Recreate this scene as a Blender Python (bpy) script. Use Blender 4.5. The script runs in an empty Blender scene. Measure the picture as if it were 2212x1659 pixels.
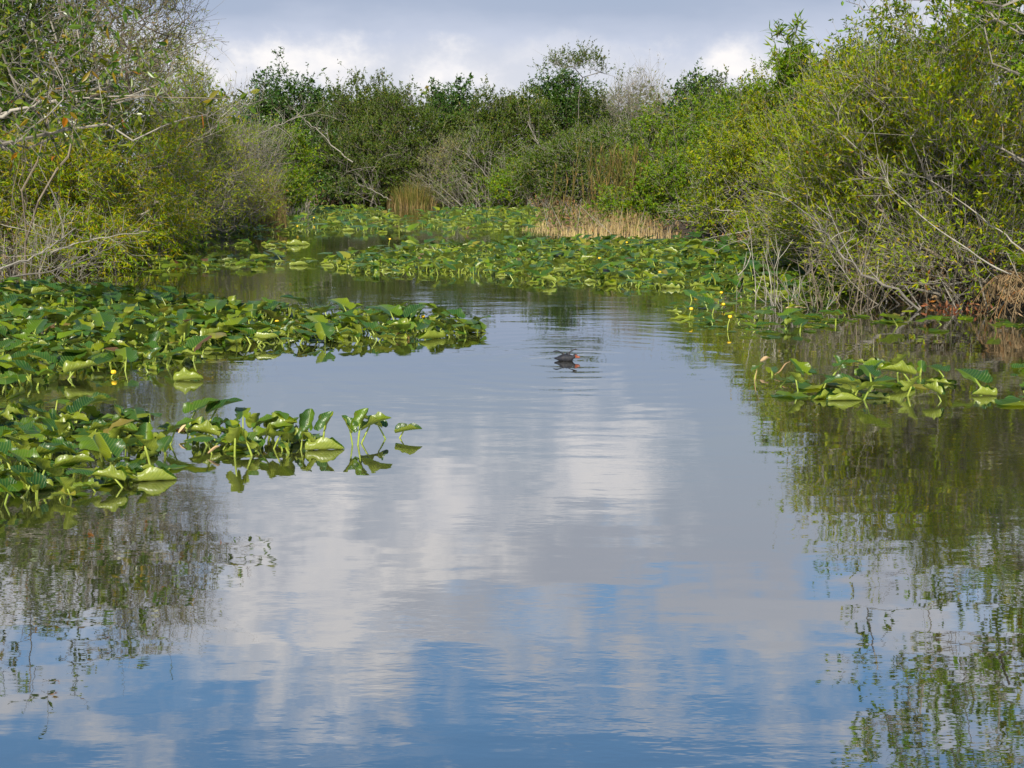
import bpy, math, random
import numpy as np
from mathutils import Vector

# ------------------------------------------------------------------ scene, camera, sky, sun
SC = bpy.context.scene
COL = SC.collection
R = math.radians
FPX = 1236.0                      # focal length in pixels of the 1024 x 768 picture
CAM_H = 2.0
PITCH = math.atan((384 - 166) / FPX)
cam = bpy.data.cameras.new('camera')
cam.sensor_width = 36.0
cam.lens = FPX / 1024 * 36.0
cam.clip_start, cam.clip_end = 0.1, 8000
cam_ob = bpy.data.objects.new('camera', cam)
cam_ob.location = (0, 0, CAM_H)
cam_ob.rotation_euler = (R(90) - PITCH, 0, 0)
COL.objects.link(cam_ob)
SC.camera = cam_ob

SUN_DIR = Vector((-0.14, -0.99, 0.0)).normalized() * math.cos(R(42)) + Vector((0, 0, math.sin(R(42))))
SUN_STRENGTH = 5.0
SKY_STRENGTH = 0.10
EXPOSURE = 0.70
SC.view_settings.view_transform = 'Standard'
SC.view_settings.look = 'None'
SC.view_settings.gamma = 1
SC.view_settings.exposure = EXPOSURE
SC.cycles.max_bounces = 7
SC.cycles.diffuse_bounces = 3
SC.cycles.glossy_bounces = 3
SC.cycles.transmission_bounces = 3
SC.cycles.sample_clamp_indirect = 6
SC.cycles.use_denoising = True


class NT:
    """small helper to write node trees"""
    def __init__(s, tree):
        s.t = tree
        s.t.nodes.clear()

    def n(s, kind, **kw):
        nd = s.t.nodes.new(kind)
        for k, v in kw.items():
            setattr(nd, k, v)
        return nd

    def put(s, sock, v):
        if isinstance(v, bpy.types.NodeSocket):
            s.t.links.new(v, sock)
        else:
            sock.default_value = v

    def m(s, op, a, b=None, c=None, clamp=False):
        nd = s.n('ShaderNodeMath', operation=op, use_clamp=clamp)
        s.put(nd.inputs[0], a)
        if b is not None:
            s.put(nd.inputs[1], b)
        if c is not None:
            s.put(nd.inputs[2], c)
        return nd.outputs[0]

    def mix(s, f, a, b):
        nd = s.n('ShaderNodeMix', data_type='RGBA')
        s.put(nd.inputs[0], f)
        s.put(nd.inputs[6], a)
        s.put(nd.inputs[7], b)
        return nd.outputs[2]

    def ramp(s, f, stops, interp='LINEAR'):
        nd = s.n('ShaderNodeValToRGB')
        nd.color_ramp.interpolation = interp
        e = nd.color_ramp.elements
        while len(e) < len(stops):
            e.new(0.5)
        for i, (p, c) in enumerate(stops):
            e[i].position = p
            e[i].color = (c[0], c[1], c[2], 1) if not isinstance(c, (int, float)) else (c, c, c, 1)
        s.put(nd.inputs[0], f)
        return nd.outputs[0]

    def noise(s, vec, scale, detail=4, rough=0.55):
        nd = s.n('ShaderNodeTexNoise')
        nd.inputs['Scale'].default_value = scale
        nd.inputs['Detail'].default_value = detail
        nd.inputs['Roughness'].default_value = rough
        if vec is not None:
            s.put(nd.inputs['Vector'], vec)
        return nd.outputs[0]

    def comb(s, x, y, z=0.0):
        nd = s.n('ShaderNodeCombineXYZ')
        s.put(nd.inputs[0], x)
        s.put(nd.inputs[1], y)
        s.put(nd.inputs[2], z)
        return nd.outputs[0]

    def smooth(s, v, a, b):
        nd = s.n('ShaderNodeMapRange', interpolation_type='SMOOTHSTEP')
        s.put(nd.inputs[0], v)
        nd.inputs[1].default_value = a
        nd.inputs[2].default_value = b
        return nd.outputs[0]


def make_world():
    w = bpy.data.worlds.new('World')
    SC.world = w
    w.use_nodes = True
    k = NT(w.node_tree)
    sky = k.n('ShaderNodeTexSky', sky_type='NISHITA')
    sky.sun_disc = False
    sky.sun_elevation = math.asin(SUN_DIR.z)
    sky.sun_rotation = math.atan2(SUN_DIR.x, SUN_DIR.y)
    sky.air_density, sky.dust_density, sky.ozone_density = 1.0, 0.4, 2.0
    tc = k.n('ShaderNodeTexCoord')
    sep = k.n('ShaderNodeSeparateXYZ')
    k.put(sep.inputs[0], tc.outputs['Generated'])
    x, y, z = sep.outputs
    az = k.m('ARCTAN2', x, y)
    el = k.m('ARCSINE', z)
    # large soft variation that breaks the bands
    wide = k.noise(k.comb(k.m('MULTIPLY', az, 2.2), k.m('MULTIPLY', el, 6.0), 3.1), 1.6, 5, 0.55)
    fine = k.noise(k.comb(k.m('MULTIPLY', az, 5.0), k.m('MULTIPLY', el, 8.0), 7.7), 3.0, 7, 0.6)
    el2 = k.m('ADD', el, k.m('MULTIPLY', k.m('SUBTRACT', wide, 0.5), 0.10))
    S = 5.7
    veil = k.ramp(k.m('MULTIPLY', el2, 1.25), [
        (0.00, (0.78, 0.81, 0.88)), (0.085, (0.76, 0.79, 0.88)), (0.125, (0.63, 0.69, 0.84)),
        (0.158, (0.455, 0.535, 0.70)), (0.20, (0.41, 0.51, 0.68)), (0.27, (0.49, 0.575, 0.69)),
        (0.40, (0.58, 0.62, 0.72)), (0.52, (0.78, 0.80, 0.86)), (0.8, (0.85, 0.87, 0.92))])
    # opacity of the veil: closed low down, opening to blue above about 20 degrees
    cover = k.m('ADD', k.m('MULTIPLY', k.m('SUBTRACT', fine, 0.5), 2.0),
                k.m('SUBTRACT', 1.75, k.m('MULTIPLY', el2, 3.9)))
    cover = k.smooth(cover, -0.10, 0.55)
    wisp = k.smooth(k.noise(k.comb(k.m('MULTIPLY', az, 2.0), k.m('MULTIPLY', el, 9.0), 1.3), 2.6, 6, 0.6), 0.52, 0.80)
    cover = k.m('MAXIMUM', cover, k.m('MULTIPLY', wisp, 0.40))
    cover = k.m('MULTIPLY', cover, k.smooth(el, 1.5, 0.75))
    sc1 = k.n('ShaderNodeVectorMath', operation='SCALE')
    k.put(sc1.inputs[0], veil)
    sc1.inputs['Scale'].default_value = S
    blue = k.n('ShaderNodeVectorMath', operation='MULTIPLY')
    k.put(blue.inputs[0], sky.outputs[0])
    blue.inputs[1].default_value = (0.80, 1.10, 1.16)
    col = k.mix(cover, blue.outputs[0], sc1.outputs[0])
    # heaped white clouds: (azimuth, elevation, half width, half height, strength)
    puffs = [(-0.165, 0.079, 0.085, 0.026, 1.3), (-0.045, 0.074, 0.055, 0.024, 1.3), (0.175, 0.078, 0.07, 0.024, 1.2),
             (-0.30, 0.085, 0.10, 0.028, 0.9), (0.03, 0.086, 0.07, 0.018, 0.45), (0.36, 0.13, 0.10, 0.05, 0.9),
             (0.07, 0.245, 0.085, 0.065, 1.3), (-0.055, 0.275, 0.085, 0.075, 1.3), (-0.165, 0.335, 0.11, 0.12, 1.5),
             (-0.09, 0.30, 0.12, 0.07, 0.8), (0.02, 0.36, 0.05, 0.05, 0.45), (-0.45, 0.30, 0.2, 0.1, 0.8), (0.5, 0.33, 0.2, 0.1, 0.8)]
    lump = k.noise(k.comb(k.m('MULTIPLY', az, 11.0), k.m('MULTIPLY', el, 15.0), 2.2), 2.2, 8, 0.62)
    total = None
    for (a0, e0, ra, re, st) in puffs:
        dx = k.m('DIVIDE', k.m('SUBTRACT', az, a0), ra)
        dy = k.m('DIVIDE', k.m('SUBTRACT', el, e0), re)
        d = k.m('SQRT', k.m('ADD', k.m('MULTIPLY', dx, dx), k.m('MULTIPLY', dy, dy)))
        v = k.m('ADD', k.m('SUBTRACT', 1.0, d), k.m('MULTIPLY', k.m('SUBTRACT', lump, 0.5), 2.0))
        v = k.m('MULTIPLY', k.smooth(v, -0.15, 1.05), st)
        total = v if total is None else k.m('MAXIMUM', total, v)
    total = k.m('MINIMUM', k.m('MULTIPLY', total, 0.85), 1.0)
    shade = k.ramp(lump, [(0.30, (0.80, 0.81, 0.87)), (0.65, (0.98, 0.95, 0.94))])
    sc2 = k.n('ShaderNodeVectorMath', operation='SCALE')
    k.put(sc2.inputs[0], shade)
    sc2.inputs['Scale'].default_value = S * 1.12
    col = k.mix(total, col, sc2.outputs[0])
    bg = k.n('ShaderNodeBackground')
    k.put(bg.inputs[0], col)
    bg.inputs[1].default_value = SKY_STRENGTH
    out = k.n('ShaderNodeOutputWorld')
    k.put(out.inputs[0], bg.outputs[0])


make_world()
sun = bpy.data.lights.new('sun', 'SUN')
sun.energy = SUN_STRENGTH
sun.angle = R(0.5)
sun.color = (1.0, 0.93, 0.80)
sun_ob = bpy.data.objects.new('sun', sun)
sun_ob.rotation_euler = SUN_DIR.to_track_quat('Z', 'Y').to_euler()
sun_ob.location = SUN_DIR * 50
COL.objects.link(sun_ob)

# ------------------------------------------------------------------ measuring from the photograph (picture 2212 wide)
_UP = np.array((0, math.sin(PITCH), math.cos(PITCH)))
_FW = np.array((0, math.cos(PITCH), -math.sin(PITCH)))
_K = 1024 / 2212


def ray(u, v):
    d = np.array((1.0, 0, 0)) * ((u * _K - 512) / FPX) + _UP * (-(v * _K - 384) / FPX) + _FW
    return d


def at(u, v):
    """point of the water under picture point u, v"""
    d = ray(u, v)
    t = -CAM_H / d[2]
    return np.array((d[0] * t, d[1] * t, 0.0))


def pt(u, v, D):
    """point at picture point u, v, D metres ahead"""
    d = ray(u, v)
    t = D / d[1]
    return np.array((d[0] * t, D, CAM_H + d[2] * t))


# ------------------------------------------------------------------ materials
MATS = {}


def material(name):
    m = bpy.data.materials.new(name)
    m.use_nodes = True
    MATS[name] = m
    return m, NT(m.node_tree)


def rand_tone(k):
    g = k.n('ShaderNodeNewGeometry')
    o = k.n('ShaderNodeObjectInfo')
    return k.m('FRACT', k.m('ADD', g.outputs['Random Per Island'], o.outputs['Random'])), g


def leaf_material(name, stops, trans=0.35, rough=0.5, spec=0.2, under=None, glow=1.25, veins=False):
    m, k = material(name)
    f, g = rand_tone(k)
    col = k.ramp(f, stops)
    # patches of fresher and older leaves through the plant
    tc = k.n('ShaderNodeTexCoord')
    nz = k.noise(tc.outputs['Object'], 1.3, 2)
    hs = k.n('ShaderNodeHueSaturation')
    k.put(hs.inputs['Hue'], k.m('ADD', 0.475, k.m('MULTIPLY', nz, 0.05)))
    k.put(hs.inputs['Value'], k.m('ADD', 0.72, k.m('MULTIPLY', nz, 0.56)))
    hs.inputs['Saturation'].default_value = 1.15
    k.put(hs.inputs['Color'], col)
    col = hs.outputs[0]
    bump = None
    if veins:
        at_ = k.n('ShaderNodeAttribute', attribute_name='leaf_place')
        sp = k.n('ShaderNodeSeparateXYZ')
        k.put(sp.inputs[0], at_.outputs['Vector'])
        ay = k.m('ABSOLUTE', sp.outputs[1])
        side = k.m('SINE', k.m('MULTIPLY', k.m('SUBTRACT', sp.outputs[0], k.m('MULTIPLY', ay, 0.75)), 62.0))
        line = k.m('MAXIMUM', k.smooth(side, 0.55, 1.0), k.smooth(ay, 0.035, 0.0))
        mott = k.noise(tc.outputs['Object'], 24.0, 4, 0.65)
        col = k.mix(k.m('MULTIPLY', line, 0.35), col, (0.20, 0.24, 0.05, 1))
        brown = k.m('MULTIPLY', k.smooth(mott, 0.58, 0.72), k.smooth(ay, 0.18, 0.5))
        col = k.mix(k.m('MULTIPLY', brown, 0.8), col, (0.16, 0.10, 0.03, 1))
        bump = k.n('ShaderNodeBump')
        bump.inputs['Strength'].default_value = 0.5
        bump.inputs['Distance'].default_value = 0.006
        k.put(bump.inputs['Height'], k.m('ADD', line, k.m('MULTIPLY', mott, 0.8)))
    top = col
    if under is not None:
        if veins:
            under = k.mix(k.m('MULTIPLY', line, 0.4), k.mix(mott, (0.10, 0.145, 0.012, 1), (0.23, 0.26, 0.024, 1)), (0.27, 0.30, 0.04, 1))
        col = k.mix(g.outputs['Backfacing'], col, under)
    b = k.n('ShaderNodeBsdfPrincipled')
    k.put(b.inputs['Base Color'], col)
    b.inputs['Roughness'].default_value = rough
    b.inputs['Specular IOR Level'].default_value = spec
    if bump is not None:
        k.put(b.inputs['Normal'], bump.outputs[0])
    t = k.n('ShaderNodeBsdfTranslucent')
    tw = k.n('ShaderNodeVectorMath', operation='MULTIPLY')
    k.put(tw.inputs[0], top)
    tw.inputs[1].default_value = (glow * 1.15, glow * 1.1, glow * 0.55)
    k.put(t.inputs[0], tw.outputs[0])
    mx = k.n('ShaderNodeMixShader')
    mx.inputs[0].default_value = trans
    k.put(mx.inputs[1], b.outputs[0])
    k.put(mx.inputs[2], t.outputs[0])
    out = k.n('ShaderNodeOutputMaterial')
    k.put(out.inputs[0], mx.outputs[0])
    return m


def plain_material(name, stops, rough=0.8, scale=6.0, bump=0.0, spec=0.3, stretch=(1, 1, 1)):
    m, k = material(name)
    tc = k.n('ShaderNodeTexCoord')
    mp = k.n('ShaderNodeMapping')
    k.put(mp.inputs[0], tc.outputs['Object'])
    mp.inputs['Scale'].default_value = stretch
    nz = k.noise(mp.outputs[0], scale, 6, 0.65)
    f, g = rand_tone(k)
    v = k.m('ADD', k.m('MULTIPLY', nz, 0.6), k.m('MULTIPLY', f, 0.4))
    b = k.n('ShaderNodeBsdfPrincipled')
    k.put(b.inputs['Base Color'], k.ramp(v, stops))
    b.inputs['Roughness'].default_value = rough
    b.inputs['Specular IOR Level'].default_value = spec
    if bump:
        bp = k.n('ShaderNodeBump')
        bp.inputs['Strength'].default_value = bump
        bp.inputs['Distance'].default_value = 0.02
        k.put(bp.inputs['Height'], nz)
        k.put(b.inputs['Normal'], bp.outputs[0])
    out = k.n('ShaderNodeOutputMaterial')
    k.put(out.inputs[0], b.outputs[0])
    return m


leaf_material('leaf_yellowgreen', [(0.0, (0.12, 0.19, 0.018)), (0.45, (0.18, 0.23, 0.024)), (0.82, (0.24, 0.26, 0.026)),
                                   (0.97, (0.31, 0.26, 0.035)), (1.0, (0.24, 0.13, 0.05))])
leaf_material('leaf_willow', [(0.0, (0.10, 0.18, 0.016)), (0.4, (0.17, 0.24, 0.020)), (0.7, (0.29, 0.30, 0.024)), (1.0, (0.32, 0.23, 0.035))])
leaf_material('leaf_bright', [(0.0, (0.08, 0.15, 0.022)), (0.5, (0.12, 0.19, 0.028)), (0.9, (0.18, 0.22, 0.03)), (1.0, (0.26, 0.22, 0.04))])
leaf_material('leaf_mid', [(0.0, (0.048, 0.085, 0.015)), (0.5, (0.070, 0.112, 0.019)), (0.9, (0.12, 0.15, 0.03)), (1.0, (0.17, 0.14, 0.04))])
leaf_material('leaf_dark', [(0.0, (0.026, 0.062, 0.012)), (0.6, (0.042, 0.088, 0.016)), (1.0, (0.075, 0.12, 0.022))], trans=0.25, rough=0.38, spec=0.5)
leaf_material('leaf_olive', [(0.0, (0.048, 0.080, 0.016)), (0.6, (0.072, 0.108, 0.021)), (0.92, (0.11, 0.13, 0.028)), (1.0, (0.18, 0.14, 0.05))])
leaf_material('leaf_grey', [(0.0, (0.11, 0.14, 0.04)), (0.5, (0.15, 0.165, 0.055)), (0.85, (0.19, 0.17, 0.07)), (1.0, (0.22, 0.15, 0.08))], trans=0.25)
leaf_material('leaf_orange', [(0.0, (0.045, 0.085, 0.014)), (0.6, (0.085, 0.13, 0.020)), (0.88, (0.15, 0.155, 0.022)), (0.97, (0.19, 0.12, 0.02)), (1.0, (0.36, 0.12, 0.02))],
              trans=0.3, rough=0.35, spec=0.5)
leaf_material('leaf_fern', [(0.0, (0.07, 0.14, 0.02)), (0.7, (0.12, 0.18, 0.028)), (1.0, (0.2, 0.2, 0.035))])
leaf_material('leaf_dead', [(0.0, (0.085, 0.062, 0.040)), (0.5, (0.15, 0.108, 0.066)), (0.88, (0.24, 0.175, 0.11)), (1.0, (0.26, 0.12, 0.05))], trans=0.15, rough=0.8, spec=0.1)
leaf_material('leaf_rust', [(0.0, (0.12, 0.05, 0.03)), (0.6, (0.20, 0.085, 0.05)), (1.0, (0.26, 0.15, 0.09))], trans=0.2)
leaf_material('reed_green', [(0.0, (0.06, 0.08, 0.02)), (0.4, (0.10, 0.11, 0.03)), (0.75, (0.17, 0.135, 0.05)), (1.0, (0.27, 0.18, 0.085))], trans=0.25)
leaf_material('reed_brown', [(0.0, (0.075, 0.062, 0.028)), (0.5, (0.135, 0.102, 0.048)), (0.85, (0.23, 0.165, 0.085)), (1.0, (0.10, 0.11, 0.03))], trans=0.25)
leaf_material('reed_tan', [(0.0, (0.30, 0.22, 0.11)), (0.5, (0.46, 0.355, 0.19)), (0.9, (0.56, 0.45, 0.26)), (1.0, (0.20, 0.17, 0.05))], trans=0.25)
leaf_material('pad_blade', [(0.0, (0.020, 0.055, 0.014)), (0.50, (0.034, 0.080, 0.016)), (0.74, (0.080, 0.135, 0.018)), (0.95, (0.17, 0.20, 0.024)), (0.975, (0.2, 0.18, 0.04)), (1.0, (0.09, 0.035, 0.035))],
              trans=0.25, rough=0.33, spec=0.42, under=(0.24, 0.27, 0.035, 1), glow=1.5, veins=True)
plain_material('pad_stalk', [(0.2, (0.15, 0.21, 0.028)), (0.7, (0.25, 0.29, 0.04))], rough=0.45)
plain_material('flower_yellow', [(0.2, (0.60, 0.36, 0.01)), (0.8, (0.72, 0.48, 0.02))], rough=0.4)
plain_material('dry_tan', [(0.3, (0.26, 0.17, 0.08)), (0.7, (0.50, 0.37, 0.20))], rough=0.7)
plain_material('bark_pale', [(0.25, (0.10, 0.09, 0.075)), (0.5, (0.21, 0.19, 0.155)), (0.75, (0.34, 0.31, 0.255))], rough=0.85, scale=5, bump=0.4)
plain_material('bark_grey', [(0.25, (0.09, 0.080, 0.065)), (0.5, (0.165, 0.148, 0.12)), (0.75, (0.25, 0.225, 0.18))], rough=0.85, scale=5, bump=0.4)
plain_material('bark_brown', [(0.25, (0.06, 0.047, 0.033)), (0.5, (0.11, 0.088, 0.06)), (0.8, (0.21, 0.17, 0.115))], rough=0.9, scale=6, bump=0.4)
plain_material('soil', [(0.3, (0.035, 0.026, 0.018)), (0.5, (0.06, 0.045, 0.03)), (0.7, (0.085, 0.075, 0.04))], rough=0.95, scale=1.2, bump=0.5)
plain_material('feather_dark', [(0.35, (0.010, 0.011, 0.016)), (0.55, (0.035, 0.030, 0.030)), (0.7, (0.09, 0.07, 0.055))], rough=0.6, scale=38, bump=0.6)
plain_material('bill_orange', [(0.3, (0.15, 0.035, 0.018)), (0.8, (0.24, 0.07, 0.03))], rough=0.4, scale=30)
plain_material('eye_black', [(0.3, (0.004, 0.004, 0.004)), (0.8, (0.01, 0.01, 0.01))], rough=0.15)

BIRD = at(1224, 779)


def water_material():
    m, k = material('water')
    geo = k.n('ShaderNodeNewGeometry')
    sep = k.n('ShaderNodeSeparateXYZ')
    k.put(sep.inputs[0], geo.outputs['Position'])
    x, y, _z = sep.outputs
    p = geo.outputs['Position']
    # long low swell, small wind ripples in patches, ring waves spreading from the swimming bird
    mp = k.n('ShaderNodeMapping')
    k.put(mp.inputs[0], p)
    mp.inputs['Scale'].default_value = (0.55, 1.25, 1.0)
    swell = k.noise(mp.outputs[0], 1.5, 2, 0.45)
    mp2 = k.n('ShaderNodeMapping')
    k.put(mp2.inputs[0], p)
    mp2.inputs['Scale'].default_value = (0.6, 1.6, 1.0)
    mp2.inputs['Rotation'].default_value = (0, 0, 0.15)
    ripple = k.noise(mp2.outputs[0], 6.5, 3, 0.5)
    patch = k.smooth(k.noise(p, 0.35, 2), 0.40, 0.68)
    dx = k.m('SUBTRACT', x, float(BIRD[0]))
    dy = k.m('SUBTRACT', y, float(BIRD[1]))
    r = k.m('SQRT', k.m('ADD', k.m('MULTIPLY', dx, dx), k.m('MULTIPLY', dy, dy)))
    ring = k.m('SINE', k.m('ADD', k.m('MULTIPLY', r, 19.0), k.m('MULTIPLY', swell, 9.0)))
    fall = k.m('POWER', 2.718, k.m('MULTIPLY', r, -0.55))
    wake = k.m('MULTIPLY', k.m('MULTIPLY', ring, fall), k.m('ADD', 0.4, k.m('MULTIPLY', swell, 1.2)))
    h = k.m('ADD', k.m('MULTIPLY', swell, 0.0042),
            k.m('MULTIPLY', ripple, k.m('ADD', 0.00022, k.m('MULTIPLY', patch, 0.0013))))
    h = k.m('ADD', h, k.m('MULTIPLY', k.m('MULTIPLY', wake, k.m('ADD', 0.25, k.m('MULTIPLY', patch, 1.2))), 0.0012))
    bp = k.n('ShaderNodeBump')
    bp.inputs['Strength'].default_value = 1.0
    bp.inputs['Distance'].default_value = 1.0
    k.put(bp.inputs['Height'], h)
    murk = k.noise(p, 0.6, 3)
    b = k.n('ShaderNodeBsdfDiffuse')
    k.put(b.inputs['Color'], k.ramp(murk, [(0.3, (0.014, 0.013, 0.007)), (0.7, (0.024, 0.021, 0.010))]))
    gl = k.n('ShaderNodeBsdfGlossy')
    gl.inputs['Color'].default_value = (0.97, 0.98, 1.0, 1)
    gl.inputs['Roughness'].default_value = 0.015
    k.put(gl.inputs['Normal'], bp.outputs[0])
    fr = k.n('ShaderNodeFresnel')
    fr.inputs['IOR'].default_value = 1.40
    k.put(fr.inputs['Normal'], bp.outputs[0])
    fac = k.m('ADD', 0.32, k.m('MULTIPLY', k.m('POWER', fr.outputs[0], 0.55), 0.66), clamp=True)
    mx = k.n('ShaderNodeMixShader')
    k.put(mx.inputs[0], fac)
    k.put(mx.inputs[1], b.outputs[0])
    k.put(mx.inputs[2], gl.outputs[0])
    out = k.n('ShaderNodeOutputMaterial')
    k.put(out.inputs[0], mx.outputs[0])


water_material()

# ------------------------------------------------------------------ mesh helpers


class MB:
    """collects vertices and faces of one part"""
    def __init__(s):
        s.v, s.q, s.tr, s.n = [], [], [], 0

    def add(s, v, q=None, t=None):
        v = np.asarray(v, float).reshape(-1, 3)
        if q is not None and len(q):
            s.q.append(np.asarray(q, np.int64).reshape(-1, 4) + s.n)
        if t is not None and len(t):
            s.tr.append(np.asarray(t, np.int64).reshape(-1, 3) + s.n)
        s.v.append(v)
        s.n += len(v)

    def mesh(s, name, mat, smooth=False, origin=(0, 0, 0)):
        V = (np.concatenate(s.v) if s.v else np.zeros((0, 3))) - np.asarray(origin, float)
        Q = np.concatenate(s.q) if s.q else np.zeros((0, 4), np.int64)
        T = np.concatenate(s.tr) if s.tr else np.zeros((0, 3), np.int64)
        me = bpy.data.meshes.new(name)
        me.vertices.add(len(V))
        me.vertices.foreach_set('co', V.ravel().astype(np.float32))
        idx = np.concatenate([Q.ravel(), T.ravel()]).astype(np.int32)
        start = np.concatenate([np.arange(len(Q)) * 4, len(Q) * 4 + np.arange(len(T)) * 3]).astype(np.int32)
        tot = np.concatenate([np.full(len(Q), 4), np.full(len(T), 3)]).astype(np.int32)
        me.loops.add(len(idx))
        me.loops.foreach_set('vertex_index', idx)
        me.polygons.add(len(start))
        me.polygons.foreach_set('loop_start', start)
        me.polygons.foreach_set('loop_total', tot)
        me.polygons.foreach_set('use_smooth', np.full(len(start), smooth, bool))
        me.update(calc_edges=True)
        me.materials.append(MATS[mat])
        return me

    def build(s, name, mat, parent=None, smooth=False, origin=(0, 0, 0)):
        o = bpy.data.objects.new(name, s.mesh(name, mat, smooth, origin))
        COL.objects.link(o)
        if parent is not None:
            o.parent = parent
        return o


def tag(o, label=None, cat=None, group=None, kind=None):
    for k, v in (('label', label), ('category', cat), ('group', group), ('kind', kind)):
        if v:
            o[k] = v
    return o


def empty(name, loc, label, cat, group=None):
    o = bpy.data.objects.new(name, None)
    o.location = [float(c) for c in loc]
    o.empty_display_size = 0.1
    COL.objects.link(o)
    return tag(o, label, cat, group)


def unit(v):
    return v / np.maximum(np.linalg.norm(v, axis=-1, keepdims=True), 1e-9)


def prisms(mb, p0, p1, r0, r1, sides=4):
    """many tapered sticks at once"""
    n = len(p0)
    if n == 0:
        return
    d = unit(p1 - p0)
    ref = np.where(np.abs(d[:, 2:3]) > 0.9, np.array([[1.0, 0, 0]]), np.array([[0, 0, 1.0]]))
    a = unit(np.cross(d, ref))
    b = np.cross(d, a)
    ang = np.arange(sides) * 2 * math.pi / sides
    ring = a[:, None, :] * np.cos(ang)[None, :, None] + b[:, None, :] * np.sin(ang)[None, :, None]
    v = np.concatenate([p0[:, None, :] + ring * np.asarray(r0)[:, None, None], p1[:, None, :] + ring * np.asarray(r1)[:, None, None]], axis=1)
    i = np.arange(sides)
    j = (i + 1) % sides
    f = np.stack([i, j, j + sides, i + sides], axis=1)
    f = (f[None] + (np.arange(n) * 2 * sides)[:, None, None]).reshape(-1, 4)
    mb.add(v.reshape(-1, 3), f)


def tube(mb, pts, rad, sides=6, cap=True):
    """one continuous tube along pts"""
    pts = np.asarray(pts, float)
    rad = np.broadcast_to(np.asarray(rad, float), (len(pts),))
    t = np.gradient(pts, axis=0)
    t = unit(t)
    ref = np.array([0, 0, 1.0]) if abs(t[0][2]) < 0.9 else np.array([1.0, 0, 0])
    V = []
    a = unit(np.cross(t[0], ref))
    ang = np.arange(sides) * 2 * math.pi / sides
    for i in range(len(pts)):
        a = unit(a - t[i] * np.dot(a, t[i]))
        b = np.cross(t[i], a)
        V.append(pts[i] + rad[i] * (np.cos(ang)[:, None] * a + np.sin(ang)[:, None] * b))
    V = np.concatenate(V)
    F = []
    for i in range(len(pts) - 1):
        for s in range(sides):
            s2 = (s + 1) % sides
            F.append((i * sides + s, i * sides + s2, (i + 1) * sides + s2, (i + 1) * sides + s))
    T = []
    if cap:
        V = np.concatenate([V, pts[-1:] + t[-1] * rad[-1] * 0.5])
        m = (len(pts) - 1) * sides
        T = [(m + s, m + (s + 1) % sides, len(V) - 1) for s in range(sides)]
    mb.add(V, F, T)


def ellipsoid(mb, c, r, nu=12, nv=8, rot=None):
    th = np.linspace(0, math.pi, nv + 1)
    ph = np.arange(nu) * 2 * math.pi / nu
    V = np.array([(math.sin(a) * math.cos(b), math.sin(a) * math.sin(b), math.cos(a)) for a in th for b in ph]) * np.asarray(r)
    if rot is not None:
        V = V @ np.asarray(rot).T
    V = V + np.asarray(c)
    F = [(i * nu + j, (i + 1) * nu + j, (i + 1) * nu + (j + 1) % nu, i * nu + (j + 1) % nu) for i in range(nv) for j in range(nu)]
    mb.add(V, F)


# ------------------------------------------------------------------ the setting: ground and water
SHORE_PX = [(0, 592), (150, 578), (300, 562), (380, 525), (480, 488), (600, 476), (640, 457), (655, 444), (900, 439), (1100, 444), (1190, 455),
            (1170, 478), (1200, 500), (1330, 512), (1470, 514), (1600, 530), (1750, 545), (1850, 572), (1890, 640), (2000, 662), (2212, 676)]
POND = np.array([(-15, -12), (-15, 6), (-12.5, 17)] + [tuple(at(u, v)[:2]) for u, v in SHORE_PX] + [(9.2, 14.5), (11.5, 9), (13, 0), (13, -12)])


def signed_dist(P):
    """negative inside the pond"""
    a = POND
    b = np.roll(POND, -1, axis=0)
    best = np.full(len(P), 1e9)
    inside = np.zeros(len(P), bool)
    for i in range(len(a)):
        e = b[i] - a[i]
        w = P - a[i]
        t = np.clip((w @ e) / (e @ e), 0, 1)
        best = np.minimum(best, np.linalg.norm(w - t[:, None] * e, axis=1))
        c = ((a[i][1] <= P[:, 1]) & (b[i][1] > P[:, 1])) | ((a[i][1] > P[:, 1]) & (b[i][1] <= P[:, 1]))
        den = e[1] if abs(e[1]) > 1e-12 else 1e-12
        inside ^= c & (P[:, 0] < a[i][0] + (P[:, 1] - a[i][1]) / den * e[0])
    return np.where(inside, -best, best)


def wave3(p, seed, f):
    r = np.random.default_rng(seed)
    s = 0
    for i in range(5):
        k = r.normal(size=p.shape[-1]) * f * (1 + 0.5 * i)
        s = s + np.sin(p @ k + r.uniform(0, 6.28)) / (1 + 0.35 * i)
    return s / 3.2


def ground():
    xs = np.concatenate([[-4000, -1500, -500, -200, -120], np.arange(-70, 70.1, 0.7), [120, 200, 500, 1500, 4000]])
    ys = np.concatenate([[-4000, -1000, -200, -60], np.arange(-20, 110.1, 0.7), [150, 250, 600, 1500, 5000]])
    X, Y = np.meshgrid(xs, ys)
    P = np.stack([X.ravel(), Y.ravel()], 1)
    d = signed_dist(P)
    z = np.where(d < 0, np.maximum(-0.9, d * 0.35 - 0.02), np.minimum(0.28, d * 0.16 - 0.02))
    z = z + 0.05 * wave3(P, 3, 0.8) * (d > 0.4)
    nx, ny = len(xs), len(ys)
    i, j = np.meshgrid(np.arange(nx - 1), np.arange(ny - 1))
    a = (j * nx + i).ravel()
    mb = MB()
    mb.add(np.column_stack([P, z]), np.stack([a, a + 1, a + 1 + nx, a + nx], 1))
    tag(mb.build('ground', 'soil', smooth=True), kind='structure')
    w = MB()
    w.add([(-90, -60, 0), (90, -60, 0), (90, 100, 0), (-90, 100, 0)], [(0, 1, 2, 3)])
    tag(w.build('water', 'water'), kind='structure')


ground()

# ------------------------------------------------------------------ trees and bushes


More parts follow.
